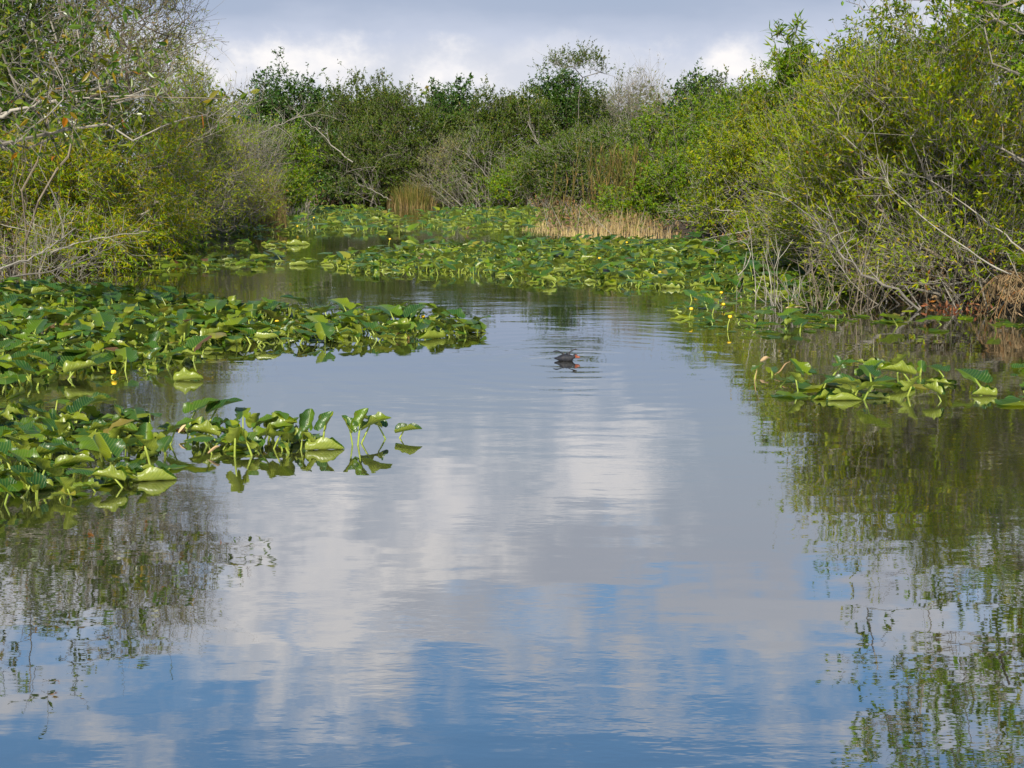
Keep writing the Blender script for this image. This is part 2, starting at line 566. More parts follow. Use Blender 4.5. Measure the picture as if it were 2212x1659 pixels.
def skeleton(rng, stems, targets, seg=0.4, wob=0.06):
    """branches that grow from the stems to every target; returns points, parents and the node of each target"""
    total = sum(len(s) for s in stems) + sum(2 + int(6 / seg) for _ in targets) + 10
    P = np.zeros((total + 4000, 3))
    par = np.full(total + 4000, -1)
    n = 0
    for s in stems:
        for i, p in enumerate(s):
            P[n] = p
            par[n] = -1 if i == 0 else n - 1
            n += 1
    base = np.mean([s[0] for s in stems], axis=0)
    tips = []
    for t in targets[np.argsort(np.linalg.norm(targets - base, axis=1))]:
        A = P[:n]
        d = np.linalg.norm(A - t, axis=1)
        i = int(np.argmin(d + 0.9 * np.maximum(0, A[:, 2] - t[2] + 0.1)))
        L = d[i]
        k = max(1, int(L / seg))
        q = par[i]
        dr = P[i] - P[q] if q >= 0 else np.array((0, 0, 1.0))
        dr = dr / (np.linalg.norm(dr) + 1e-9)
        c = P[i] + dr * L * 0.35 + (t - P[i]) * 0.2
        prev = i
        for s in range(1, k + 1):
            f = s / k
            x = (1 - f) ** 2 * P[i] + 2 * f * (1 - f) * c + f * f * t
            if s < k:
                x = x + rng.normal(size=3) * wob * min(L, 1.2)
            if n >= len(P):
                break
            P[n] = x
            par[n] = prev
            prev = n
            n += 1
        tips.append(prev)
    return P[:n], par[:n], np.array(tips)


def branch_mesh(mb, P, par, tip_r, expo=2.3, max_r=0.14, sides=5):
    n = len(P)
    s = np.zeros(n)
    for i in range(n - 1, -1, -1):
        if s[i] == 0:
            s[i] = tip_r ** expo
        if par[i] >= 0:
            s[par[i]] += s[i]
    r = np.minimum(s ** (1 / expo), max_r)
    c = np.where(par >= 0)[0]
    p0, p1 = P[par[c]], P[c]
    r1 = r[c]
    r0 = np.minimum(r[par[c]], r1 * 1.35)
    d = unit(p1 - p0)
    prisms(mb, p0 - d * r0[:, None] * 0.3, p1 + d * r1[:, None] * 0.3, r0, r1, sides)


def leaves(mb, pos, dirs, ln, wd, rng, fold=0.25, hexa=False):
    n = len(pos)
    side = unit(np.cross(dirs, rng.normal(size=(n, 3))))
    nor = np.cross(side, dirs)
    l = (ln * rng.uniform(0.65, 1.25, n))[:, None]
    w = (wd * rng.uniform(0.75, 1.2, n))[:, None] * 0.5
    if hexa:
        cur = nor * l * rng.uniform(-0.25, 0.05, n)[:, None]
        b = pos
        tip = pos + dirs * l + cur
        up = nor * w * fold
        m1 = pos + dirs * l * 0.30
        m2 = pos + dirs * l * 0.68 + cur * 0.4
        V = np.stack([b, m1 + side * w * 0.95 + up, m2 + side * w * 0.8 + up, tip, m2 - side * w * 0.8 + up, m1 - side * w * 0.95 + up], 1)
        F = np.array([(0, 1, 2, 3), (0, 3, 4, 5)])
        o = (np.arange(n) * 6)[:, None, None]
    else:
        m = pos + dirs * l * 0.45
        up = nor * w * fold
        V = np.stack([pos, m + side * w + up, pos + dirs * l, m - side * w + up], 1)
        F = np.array([(0, 1, 2, 3)])
        o = (np.arange(n) * 4)[:, None, None]
    mb.add(V.reshape(-1, 3), (F[None] + o).reshape(-1, 4))


def spray(tr, cr, rng, C, out, sp, lod):
    """leafy twigs round the branch ends C"""
    k, n = sp['k'], sp['n']
    T = len(C) * k
    c = np.repeat(C, k, axis=0) + rng.normal(size=(T, 3)) * 0.10 * lod
    d = unit(np.repeat(out, k, axis=0) * 0.9 + rng.normal(size=(T, 3)) * 0.68 + np.array((0, 0, sp['up'])))
    L = sp['L'] * rng.uniform(0.5, 1.25, T) * lod ** 0.5 * np.where(rng.uniform(0, 1, T) < 0.10, 1.9, 1.0)
    tip = c + d * L[:, None] + np.array((0, 0, -1.0)) * (sp['sag'] * L)[:, None]
    r = sp['tw']
    prisms(tr, c, tip, np.full(T, r), np.full(T, r * 0.4), 3)
    if n > 0:
        f = rng.uniform(0.15, 1.02, (T, n))
        pos = (c[:, None] + (tip - c)[:, None] * f[..., None]).reshape(-1, 3)
        full = np.repeat(np.repeat(np.clip(rng.normal(0.95, 0.45, len(C)), 0.12, 1.5), k), n)
        keep = rng.uniform(0, 1.25, T * n) < full
        pos = pos[keep]
        ld = unit(np.repeat(d, n, axis=0) * 0.55 + rng.normal(size=(T * n, 3)) * 0.65 + np.array((0, 0, sp['hang'])))[keep]
        big = np.repeat(np.repeat(rng.uniform(0.75, 1.3, len(C)), k), n)[keep]
        leaves(cr, pos, ld, sp['ll'] * lod * big, sp['lw'] * lod * big, rng, hexa=sp.get('hexa', False))


SP = {
    'yellowgreen': dict(mat='leaf_yellowgreen', bark='bark_grey', k=6, n=13, L=0.42, up=0.35, sag=0.05, hang=-0.1, ll=0.085, lw=0.036, tw=0.0032),
    'willow': dict(mat='leaf_willow', bark='bark_grey', k=6, n=13, L=0.45, up=0.25, sag=0.2, hang=-0.45, ll=0.115, lw=0.021, tw=0.004),
    'bright': dict(mat='leaf_bright', bark='bark_grey', k=6, n=12, L=0.40, up=0.3, sag=0.05, hang=-0.1, ll=0.085, lw=0.036, tw=0.004),
    'mid': dict(mat='leaf_mid', bark='bark_pale', k=6, n=12, L=0.42, up=0.3, sag=0.05, hang=-0.1, ll=0.080, lw=0.034, tw=0.005),
    'dark': dict(mat='leaf_dark', bark='bark_brown', k=6, n=13, L=0.40, up=0.3, sag=0.08, hang=-0.25, ll=0.10, lw=0.045, tw=0.005),
    'olive': dict(mat='leaf_olive', bark='bark_grey', k=6, n=16, L=0.48, up=0.6, sag=0.0, hang=0.0, ll=0.082, lw=0.032, tw=0.0045),
    'grey': dict(mat='leaf_grey', bark='bark_grey', k=7, n=7, L=0.55, up=0.35, sag=0.05, hang=-0.1, ll=0.075, lw=0.020, tw=0.005),
    'wisp': dict(mat='leaf_grey', bark='bark_brown', k=7, n=7, L=0.55, up=0.45, sag=0.05, hang=-0.1, ll=0.075, lw=0.020, tw=0.004),
    'bare': dict(mat='leaf_grey', bark='bark_grey', k=6, n=1, L=0.5, up=0.5, sag=0.0, hang=0, ll=0.07, lw=0.02, tw=0.005),
    'twiggy': dict(mat='leaf_yellowgreen', bark='bark_grey', k=7, n=11, L=0.52, up=0.7, sag=0.0, hang=0.1, ll=0.090, lw=0.028, tw=0.0032),
    'scrub': dict(mat='leaf_yellowgreen', bark='bark_grey', k=7, n=7, L=0.50, up=0.55, sag=0.0, hang=0.0, ll=0.080, lw=0.024, tw=0.0034),
    'strap': dict(mat='leaf_bright', bark='bark_brown', k=5, n=11, L=0.28, up=0.5, sag=0.0, hang=-0.5, ll=0.24, lw=0.040, tw=0.006),
    'apple': dict(mat='leaf_orange', bark='bark_grey', k=5, n=5, L=0.34, up=0.2, sag=0.05, hang=-0.55, ll=0.125, lw=0.044, tw=0.005, hexa=True),
    'broad': dict(mat='leaf_bright', bark='bark_grey', k=5, n=9, L=0.36, up=0.35, sag=0.03, hang=-0.1, ll=0.095, lw=0.048, tw=0.005, hexa=True),
}


def dome_points(rng, w, d, h, n, z0=0.15, low=0.0, far=False):
    """clump centres inside an uneven dome made of several lobes"""
    m = int(rng.integers(7, 11))
    lobes = []
    for i in range(m):
        a = rng.uniform(0, 2 * math.pi)
        e = math.asin(rng.uniform(-0.25, 1.0))
        f = rng.uniform(0.35, 0.68)
        s = rng.uniform(0.30, 0.50)
        lobes.append((math.cos(a) * math.cos(e) * f * w / 2, math.sin(a) * math.cos(e) * f * d / 2, h * (0.5 + 0.5 * f * math.sin(e)),
                      s * w / 2, s * d / 2, s * h / 2 * 0.9))
    lobes.append((0, 0, h * 0.45, w * 0.36, d * 0.36, h * 0.42))
    lobes.append((rng.uniform(-.1, .1) * w, 0, h * 0.28, w * 0.44, d * 0.44, h * 0.27))
    L = np.array(lobes)
    vol = (L[:, 3] * L[:, 4] * L[:, 5]) ** 0.75
    idx = rng.choice(len(L), size=n * 4, p=vol / vol.sum())
    u = unit(rng.normal(size=(n * 4, 3))) * (rng.uniform(0.25, 1, (n * 4, 1)) ** 0.5)
    P = L[idx, :3] + u * L[idx, 3:]
    keep = (P[:, 2] > z0 + low * h) & (wave3(P, int(rng.integers(1e6)), 1.9 / max(1, h / 4)) > (-0.5 if far else -0.16))
    P = P[keep][:n]
    wild = rng.uniform(0, 1, len(P)) < (0.015 if far else 0.07)
    P[wild] *= rng.uniform(1.02, 1.22, (wild.sum(), 1))
    top = np.percentile(P[:, 2], 99.5)
    P[:, 2] = z0 + (P[:, 2] - z0) * (h - z0 - 0.25) / (top - z0)
    return P


def plant(name, label, cat, x, y, w, h, kind, seed, group=None, n=None, stems=None, low=0.0, lean=0.0, depth=None, targets=None, trunk=0.3, max_r=0.10, lodf=1.0, dens=1.0):
    rng = np.random.default_rng(seed)
    sp = SP[kind]
    D = max(y, 8)
    lod = (1.0 if D < 30 else min(1.75, (D / 30) ** 0.75)) * lodf
    depth = depth or w * 0.85
    if targets is None:
        n = n or int(dens * 30 * w * h / lod ** 1.6 + 40)
        T = dome_points(rng, w, depth, h, n, low=low, far=D > 55)
        T[:, 0] += lean * T[:, 2]
    else:
        T = targets
    ns = stems or max(2, int(w * 1.2))
    st = []
    for i in range(ns):
        a = rng.uniform(0, 6.28)
        b = np.array((math.cos(a) * 0.05 * w, math.sin(a) * 0.05 * w, -0.15))
        e = np.array((math.cos(a) * 0.30 * w * (ns > 1) + lean * h * 0.45, math.sin(a) * 0.30 * depth * (ns > 1), h * rng.uniform(trunk, trunk + 0.25)))
        f = np.linspace(0, 1, 6)[:, None]
        s = b + (e - b) * f
        s[:, 2] = b[2] + (e[2] - b[2]) * f[:, 0] ** 0.8
        s[1:] += rng.normal(size=(5, 3)) * 0.05 * h / 3
        st.append(s)
    P, par, tips = skeleton(rng, st, T, seg=0.35 * lod, wob=0.07)
    tr, cr = MB(), MB()
    branch_mesh(tr, P, par, sp['tw'] * 1.5, max_r=max_r)
    C = P[tips]
    cen = np.array((lean * h * 0.4, 0, h * 0.35))
    out = unit(C - cen)
    spray(tr, cr, rng, C, out, sp, lod)
    if targets is None:                       # bare wands that arch through and out of the crown
        lean_in = kind in ('twiggy', 'scrub', 'yellowgreen') and x > 0
        for _ in range(int((2 + 1.8 * w) * (2.2 if lean_in else 1))):
            a, b = rng.uniform(0, 6.28, 2)
            p0 = np.array((math.cos(a) * 0.2 * w + (0.35 * w if lean_in else 0), math.sin(a) * 0.2 * depth, -0.1))
            e = C[rng.integers(len(C))] * rng.uniform(0.95, 1.1) + np.array((0, -0.15 * depth, 0))
            f = np.linspace(0, 1, 7)[:, None]
            m = p0 * 0.4 + e * 0.6
            m[2] = e[2] * rng.uniform(0.5, 1.25)
            m[0] += rng.normal(0, 0.25) * w
            q = (1 - f) ** 2 * p0 + 2 * f * (1 - f) * m + f * f * e + rng.normal(size=(7, 3)) * 0.03 * h / 3
            rr = rng.uniform(0.006, 0.012) * lod
            tube(tr, q, np.linspace(rr, 0.004 * lod, 7), 4)
            for _k in range(3):
                i0 = rng.integers(3, 6)
                dd = unit(unit(q[i0] - q[i0 - 1]) + rng.normal(size=3) * 0.6)
                tube(tr, [q[i0], q[i0] + dd * 0.25 * lod, q[i0] + dd * 0.55 * lod + np.array((0, 0, 0.05))], [rr * 0.5, rr * 0.35, 0.002], 3)
    root = empty(name, (x, y, ground_z(x, y)), label, cat, group)
    tr.build('trunk', sp['bark'], root)
    if cr.n:
        cr.build('crown', sp['mat'], root)
    return root


def ground_z(x, y):
    d = float(signed_dist(np.array([[x, y]]))[0])
    return max(-0.02, min(0.25, d * 0.16 - 0.02)) if d > -0.5 else -0.1


def px_plant(name, label, cat, u, D, vtop, w, kind, seed, **kw):
    """plant whose top shows at picture height vtop"""
    x = (u * _K - 512) / FPX * D / math.cos(PITCH) * (math.cos(PITCH))
    top = pt(u, vtop, D)
    base_z = ground_z(top[0], D)
    return plant(name, label, cat, float(top[0]), D, w, float(top[2] - base_z), kind, seed, **kw)


GF = 'trees along the far bank'
GR = 'bushes on the right bank'
GL = 'bushes on the left bank'
VEG = [
    # far bank, tall row
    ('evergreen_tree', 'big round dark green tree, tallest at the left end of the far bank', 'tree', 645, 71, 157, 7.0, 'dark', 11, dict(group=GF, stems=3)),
    ('olive_tree', 'olive green tree with upright twigs just right of the big round dark tree', 'tree', 745, 67, 176, 5.2, 'olive', 12, dict(group=GF)),
    ('olive_tree', 'thin pale green tree poking above the far treeline behind the leaning dead trunk', 'tree', 812, 73, 170, 3.4, 'olive', 13, dict(group=GF, dens=0.7)),
    ('olive_tree', 'olive tree on the far bank above the distant reed clump', 'tree', 872, 66, 204, 4.8, 'olive', 14, dict(group=GF)),
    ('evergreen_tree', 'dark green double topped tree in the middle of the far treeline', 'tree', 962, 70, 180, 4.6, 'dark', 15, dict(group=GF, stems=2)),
    ('leafy_tree', 'mid green tree right of the dark double topped tree on the far bank', 'tree', 1050, 66, 200, 4.4, 'olive', 16, dict(group=GF)),
    ('leafy_tree', 'broad mid green tree left of the dark tree under the open pale crown', 'tree', 1130, 67, 194, 4.8, 'mid', 17, dict(group=GF)),
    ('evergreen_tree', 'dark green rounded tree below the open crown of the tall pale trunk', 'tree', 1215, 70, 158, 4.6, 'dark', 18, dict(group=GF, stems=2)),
    ('leafy_tree', 'mid green tree under the bare grey twigs on the far treeline', 'tree', 1330, 66, 196, 4.6, 'mid', 20, dict(group=GF)),
    ('bare_tree', 'grey leafless tree of fine twigs right of the open pale crown', 'tree', 1375, 62, 146, 4.4, 'bare', 21, dict(group=GF, low=0.45, dens=0.45)),
    ('bare_tree', 'low grey twiggy tree in the dip of the far treeline before the right bank', 'tree', 1450, 60, 190, 4.0, 'grey', 22, dict(group=GF, dens=0.9)),
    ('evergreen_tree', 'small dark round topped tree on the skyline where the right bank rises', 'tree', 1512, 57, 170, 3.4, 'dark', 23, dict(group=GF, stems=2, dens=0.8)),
    ('olive_tree', 'brownish sparse tree on the skyline beside the small dark round top', 'tree', 1585, 53, 180, 4.0, 'olive', 24, dict(group=GF, dens=0.8)),
    # far bank, lower front row
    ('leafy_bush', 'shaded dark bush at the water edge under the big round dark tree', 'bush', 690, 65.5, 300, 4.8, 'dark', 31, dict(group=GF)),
    ('leafy_bush', 'olive bush with long pale leaning stems on the far bank', 'bush', 785, 64.5, 262, 5.0, 'olive', 32, dict(group=GF, dens=0.8)),
    ('leafy_bush', 'dull green bush directly behind the distant reed clump', 'bush', 880, 65.5, 290, 4.4, 'mid', 33, dict(group=GF, dens=0.8)),
    ('bare_bush', 'grey brown bare bush right of the distant reed clump', 'bush', 965, 64.5, 305, 4.6, 'grey', 34, dict(group=GF, dens=1.2)),
    ('leafy_bush', 'green bush with pale upright stems right of the grey brown bare bush', 'bush', 1045, 63.5, 280, 4.6, 'mid', 35, dict(group=GF, dens=0.8)),
    ('leafy_bush', 'low rounded green bush by the dark bank left of the canes', 'bush', 1140, 61.5, 352, 4.2, 'bright', 36, dict(group=GF)),
    ('leafy_bush', 'green bush below the tall pale trunk with the open crown', 'bush', 1205, 60, 292, 4.6, 'mid', 37, dict(group=GF)),
    ('leafy_bush', 'green bush standing just left of the tan canes', 'bush', 1265, 57, 275, 4.0, 'mid', 38, dict(group=GF)),
    # right bank, far to near
    ('leafy_bush', 'mid green bush straight behind the tan canes', 'bush', 1360, 52, 262, 4.6, 'mid', 41, dict(group=GR)),
    ('leafy_bush', 'bright green bush above the canes where the right bank begins to rise', 'bush', 1450, 48, 232, 4.4, 'bright', 42, dict(group=GR)),
    ('leafy_bush', 'low round bright green bush behind the tan grass', 'bush', 1375, 40.5, 385, 2.9, 'bright', 43, dict(group=GR)),
    ('leafy_bush', 'bright green bush at the right end of the tan grass', 'bush', 1485, 40, 320, 3.4, 'bright', 44, dict(group=GR)),
    ('leafy_bush', 'yellowish green bush on the right slope below the brownish skyline tree', 'bush', 1560, 44, 205, 4.4, 'bright', 45, dict(group=GR)),
    ('leafy_bush', 'yellow green bush with leafy shoots on the skyline left of the strap leaved tree', 'bush', 1650, 38, 160, 4.2, 'bright', 46, dict(group=GR)),
    ('leafy_bush', 'dark green bush overhanging the lily pads right of the tan grass', 'bush', 1550, 35.5, 370, 3.4, 'mid', 47, dict(group=GR)),
    ('leafy_bush', 'yellow green twiggy bush above the fern fronds', 'bush', 1640, 33, 262, 4.0, 'yellowgreen', 48, dict(group=GR)),
    ('leafy_bush', 'yellow green bush below the strap leaved tree', 'bush', 1735, 35, 132, 4.2, 'yellowgreen', 49, dict(group=GR)),
    ('strap_leaf_tree', 'small tree with long drooping dark strap leaves on the right skyline', 'tree', 1722, 33.5, 48, 2.0, 'strap', 50, dict(group=GR, low=0.55, stems=2, n=40)),
    ('twiggy_bush', 'yellowing twiggy bush in the middle of the right bank behind the bare shrub', 'bush', 1800, 26, 215, 4.2, 'twiggy', 51, dict(group=GR, dens=1.3)),
    ('leafy_tree', 'leafy tree top on the right skyline just right of the strap leaved tree', 'tree', 1850, 31, 85, 3.6, 'mid', 52, dict(group=GR)),
    ('twiggy_bush', 'big yellow brown twiggy bush behind the thick leaning trunk', 'bush', 1985, 21, 150, 4.2, 'twiggy', 53, dict(group=GR, dens=1.25, lean=-0.25, low=0.12)),
    ('leafy_tree', 'dark leafy tree with sprigs against the sky near the top right corner', 'tree', 1965, 28.5, 10, 3.6, 'broad', 54, dict(group=GR, dens=0.7)),
    ('twiggy_bush', 'tall yellow green bush crossed by long bare branches near the right edge', 'bush', 2170, 19.0, 25, 4.6, 'twiggy', 55, dict(group=GR, lean=-0.36, low=0.14, dens=0.52)),
    ('twiggy_bush', 'brown twiggy bush over the water behind the dead fronds', 'bush', 2120, 20.5, 330, 3.6, 'twiggy', 56, dict(group=GR, dens=1.2)),
    ('leafy_tree', 'tall tree with fresh green leaves filling the top right corner', 'tree', 2200, 22, -110, 4.4, 'broad', 57, dict(group=GR, dens=0.8)),
    ('leafy_bush', 'dark leafy bush at the right edge behind the boughs', 'bush', 2260, 19.5, 120, 3.2, 'mid', 58, dict(group=GR)),
    ('twiggy_bush', 'low yellow brown twiggy bush over the foot of the pale leaning branch', 'bush', 1830, 23, 355, 2.8, 'scrub', 81, dict(group=GR, dens=1.2)),
    ('twiggy_bush', 'brown scrubby bush behind the slender arching branch', 'bush', 1975, 21.5, 300, 2.8, 'scrub', 82, dict(group=GR, dens=1.2)),
    ('twiggy_bush', 'yellow green scrubby bush just above the dead fronds at the right edge', 'bush', 2160, 20.3, 215, 3.2, 'scrub', 83, dict(group=GR, dens=1.2)),
    ('twiggy_bush', 'low twiggy scrub at the waterline under the overhanging bush by the right edge', 'bush', 2090, 18.0, 415, 3.0, 'scrub', 84, dict(group=GR, dens=0.9)),
    ('twiggy_bush', 'low twiggy scrub at the waterline left of the thick leaning trunk', 'bush', 1925, 19.3, 430, 2.4, 'scrub', 85, dict(group=GR, dens=0.9)),
    # left bank, near to far
    ('willow_bush', 'yellow leaved willow bush at the left edge under the orange leaved boughs', 'bush', 70, 25.5, 250, 4.8, 'willow', 61, dict(group=GL)),
    ('willow_bush', 'yellow green willow bush in the middle of the left bank', 'bush', 235, 27, 285, 4.2, 'willow', 62, dict(group=GL)),
    ('willow_bush', 'low bright green willow bush hanging over the left end of the lily bed', 'bush', 165, 24.3, 430, 2.6, 'willow', 63, dict(group=GL)),
    ('willow_bush', 'bright green willow bush beside the thin strip of lily pads', 'bush', 320, 29.5, 400, 3.0, 'willow', 64, dict(group=GL)),
    ('willow_bush', 'low willow bush at the left edge behind the grey brush', 'bush', 0, 24, 420, 2.4, 'willow', 65, dict(group=GL)),
    ('leafy_tree', 'tall dark green tree rising out of the top left corner', 'tree', 30, 27.5, -230, 4.8, 'olive', 66, dict(group=GL, stems=3, dens=0.7)),
    ('scrub_bush', 'yellowish grey bush mound below the tall thin grey tree', 'bush', 310, 32, 95, 4.8, 'scrub', 68, dict(group=GL, dens=1.2)),
    ('scrub_bush', 'grey twiggy bush right of the yellowish grey mound', 'bush', 425, 36, 160, 4.4, 'scrub', 69, dict(group=GL, dens=1.2)),
    ('bare_bush', 'bare grey willow leaning toward the gap left of the big dark tree', 'bush', 500, 46.5, 185, 4.4, 'bare', 70, dict(group=GL, dens=0.9, lean=0.1)),
    ('grey_bush', 'grey brown scrubby bush behind the left bank ferns', 'bush', 430, 38.5, 290, 3.8, 'grey', 71, dict(group=GL, dens=1.5)),
    ('leafy_bush', 'yellow green bush at the right end of the left bank', 'bush', 583, 53, 265, 4.4, 'bright', 72, dict(group=GL)),
    ('leafy_bush', 'small yellow green bush touching the far lily pads behind the big reed clump', 'bush', 605, 50.5, 372, 2.6, 'bright', 73, dict(group=GL)),
    ('leafy_bush', 'olive bush right behind the big reed clump', 'bush', 505, 50, 305, 4.2, 'olive', 74, dict(group=GL)),
    ('leafy_tree', 'tall tree just past the left edge behind the orange leaved boughs', 'tree', -120, 33, -150, 5.0, 'mid', 75, dict(group=GL)),
]
for (nm, lab, cat, u, D, vt, w, kd, sd, kw) in VEG:
    px_plant(nm, lab, cat, u, D, vt, w, kd, sd, **kw)


def special_trees():
    # tall pale trunk with an open flat crown over the far treeline
    rng = np.random.default_rng(5)
    top = pt(1252, 114, 63)
    bx, by = float(pt(1247, 300, 63)[0]), 63.0
    h = float(top[2]) - 0.2
    T = np.array([(rng.normal(0, 0.95), rng.normal(0, 0.8), 0) for _ in range(46)])
    T[:, 2] = h - 0.25 - 0.16 * T[:, 0] ** 2 - rng.uniform(0, 0.55, len(T))
    plant('open_crown_tree', 'tall pale trunked tree with a thin open crown, highest on the far bank', 'tree', bx, by, 1.2, h, 'olive', 19, GF,
          targets=T, stems=1, trunk=0.62, lodf=0.8, max_r=0.09)
    # tree whose boughs hang high over the water at the right edge, rooted on the bank beyond it
    rng = np.random.default_rng(9)
    T = []
    while len(T) < 150:
        u_, v_, D = rng.uniform(1790, 2420), rng.uniform(1230, 1800), rng.uniform(14.5, 18.0)
        f = np.clip((u_ - 1790) / 330 + (v_ - 1250) / 1500 - 0.18, 0, 1)
        if wave3(np.array([[u_ / 60, v_ / 60]]), 12, 0.9)[0] < f * 1.5 - 0.75:
            T.append(((u_ * _K - 512) / FPX * D - 9.2, D - 16.5, (v_ * _K - 166) / FPX * D - CAM_H - 0.25))
    plant('leafy_tree', 'near tree with sparse boughs hanging in overhead at the top right edge', 'tree', 9.2, 16.5, 2.0, 5.4, 'broad', 59, GR,
          targets=np.array(T), stems=3, trunk=0.55, max_r=0.05)
    # fine twigged grey tree, thin against the sky
    rng = np.random.default_rng(8)
    c0 = pt(40, 560, 23)
    T = []
    while len(T) < 270:
        p = pt(rng.uniform(120, 440), rng.uniform(-270, 190), rng.uniform(21.5, 24.0))
        u_ = (p[0] / p[1] * FPX + 512) / _K
        v_ = (166 - (p[2] - 2) / p[1] * FPX) / _K
        if (u_ - 290) ** 2 / 150 ** 2 + (v_ + 30) ** 2 / 230 ** 2 < 1 and u_ < 400 - 0.35 * max(0, -v_) + 60:
            T.append(p - np.array((c0[0], c0[1], 0.1)))
    plant('grey_tree', 'tall thin grey tree of fine twigs against the sky at the top left', 'tree', float(c0[0]), float(c0[1]), 1.6, 6.6, 'wisp', 67, GL,
          targets=np.array(T), stems=5, trunk=0.4, lean=0.22, max_r=0.022)
    # orange leaved boughs that reach in from the left edge, rooted beyond the frame
    rng = np.random.default_rng(6)
    base = np.array((-9.0, 17.0, 0.1))
    C = []
    for (u, v, D, s, n) in [(20, 60, 16, 0.5, 30), (100, 110, 15.6, 0.42, 24), (20, 190, 15.5, 0.42, 30), (140, 165, 15, 0.34, 16), (220, 160, 15, 0.22, 8), (300, 145, 15, 0.14, 4),
                            (330, 200, 14.8, 0.16, 4), (420, 195, 14.5, 0.12, 2), (230, 205, 15, 0.18, 5), (320, 250, 14.8, 0.12, 2), (60, 265, 15, 0.22, 8),
                            (-80, 120, 16.5, 0.8, 40), (-60, -60, 16.5, 0.7, 40), (110, -60, 16.5, 0.6, 24)]:
        c = pt(u, v, D) - base
        n = max(2, int(n * 0.58))
        C.append(c + rng.normal(size=(n, 3)) * s * np.array((1, 1, 0.55)))
    root = plant('pond_apple_tree', 'tree with large green and orange leaves reaching in from the left edge', 'tree', base[0], base[1], 2.0, 4.6, 'apple', 7, GL,
                 targets=np.concatenate(C), stems=2, trunk=0.5, max_r=0.05)


special_trees()


def limb(name, label, cat, pts, r0, r1, seed, group=None, twigs=6, tl=0.6, mat='bark_grey', leaf=None, up=0.2):
    """a bare leaning branch through given points, with side twigs"""
    rng = np.random.default_rng(seed)
    r0, r1 = r0 * 0.52, r1 * 0.6
    twigs = int(twigs * 1.5)
    pts = np.asarray(pts, float)
    f = np.linspace(0, len(pts) - 1, len(pts) * 4)
    i = np.minimum(f.astype(int), len(pts) - 2)
    g = f - i
    pm = np.concatenate([[2 * pts[0] - pts[1]], pts, [2 * pts[-1] - pts[-2]]])
    p0, p1, p2, p3 = pm[i], pm[i + 1], pm[i + 2], pm[i + 3]
    g = g[:, None]
    q = 0.5 * ((2 * p1) + (-p0 + p2) * g + (2 * p0 - 5 * p1 + 4 * p2 - p3) * g ** 2 + (-p0 + 3 * p1 - 3 * p2 + p3) * g ** 3)
    q[1:-1] += rng.normal(size=(len(q) - 2, 3)) * r0 * 0.75
    rad = np.linspace(r0, r1, len(q)) * rng.uniform(0.78, 1.25, len(q))
    root = empty(name, q[0], label, cat, group)
    mb = MB()
    tube(mb, q, rad, 6)
    cr = MB()
    tb = mb
    for k in range(twigs):
        j = rng.integers(len(q) // 4, len(q) - 1)
        d = unit(unit(q[min(j + 1, len(q) - 1)] - q[j - 1]) * 0.7 + rng.normal(size=3) * 0.6 + np.array((0, 0, up)))
        L = tl * rng.uniform(0.4, 1.2)
        s = np.linspace(0, 1, 5)[:, None]
        a = q[j] + d * L * s + rng.normal(size=3) * 0.25 * L * s * s
        tube(tb, a, np.linspace(min(rad[j] * 0.5, 0.016), 0.003, 5), 4)
        for _ in range(2):
            m = rng.integers(1, 4)
            dd = unit(d + rng.normal(size=3) * 0.7)
            tube(tb, [a[m], a[m] + dd * L * 0.22, a[m] + dd * L * 0.45 + np.array((0, 0, 0.03))], [0.005, 0.004, 0.002], 3)
            if leaf:
                pos = a[m] + dd * L * 0.45 + rng.normal(size=(leaf, 3)) * 0.07
                leaves(cr, pos, unit(dd + rng.normal(size=(leaf, 3)) * 0.6), 0.10, 0.045, rng, hexa=True)
    mb.build('branch', mat, root, smooth=True, origin=q[0])
    if cr.n:
        cr.build('leaves', 'leaf_bright', root, origin=q[0])
    return root


def P3(*a):
    return [pt(u, v, D) for (u, v, D) in a]


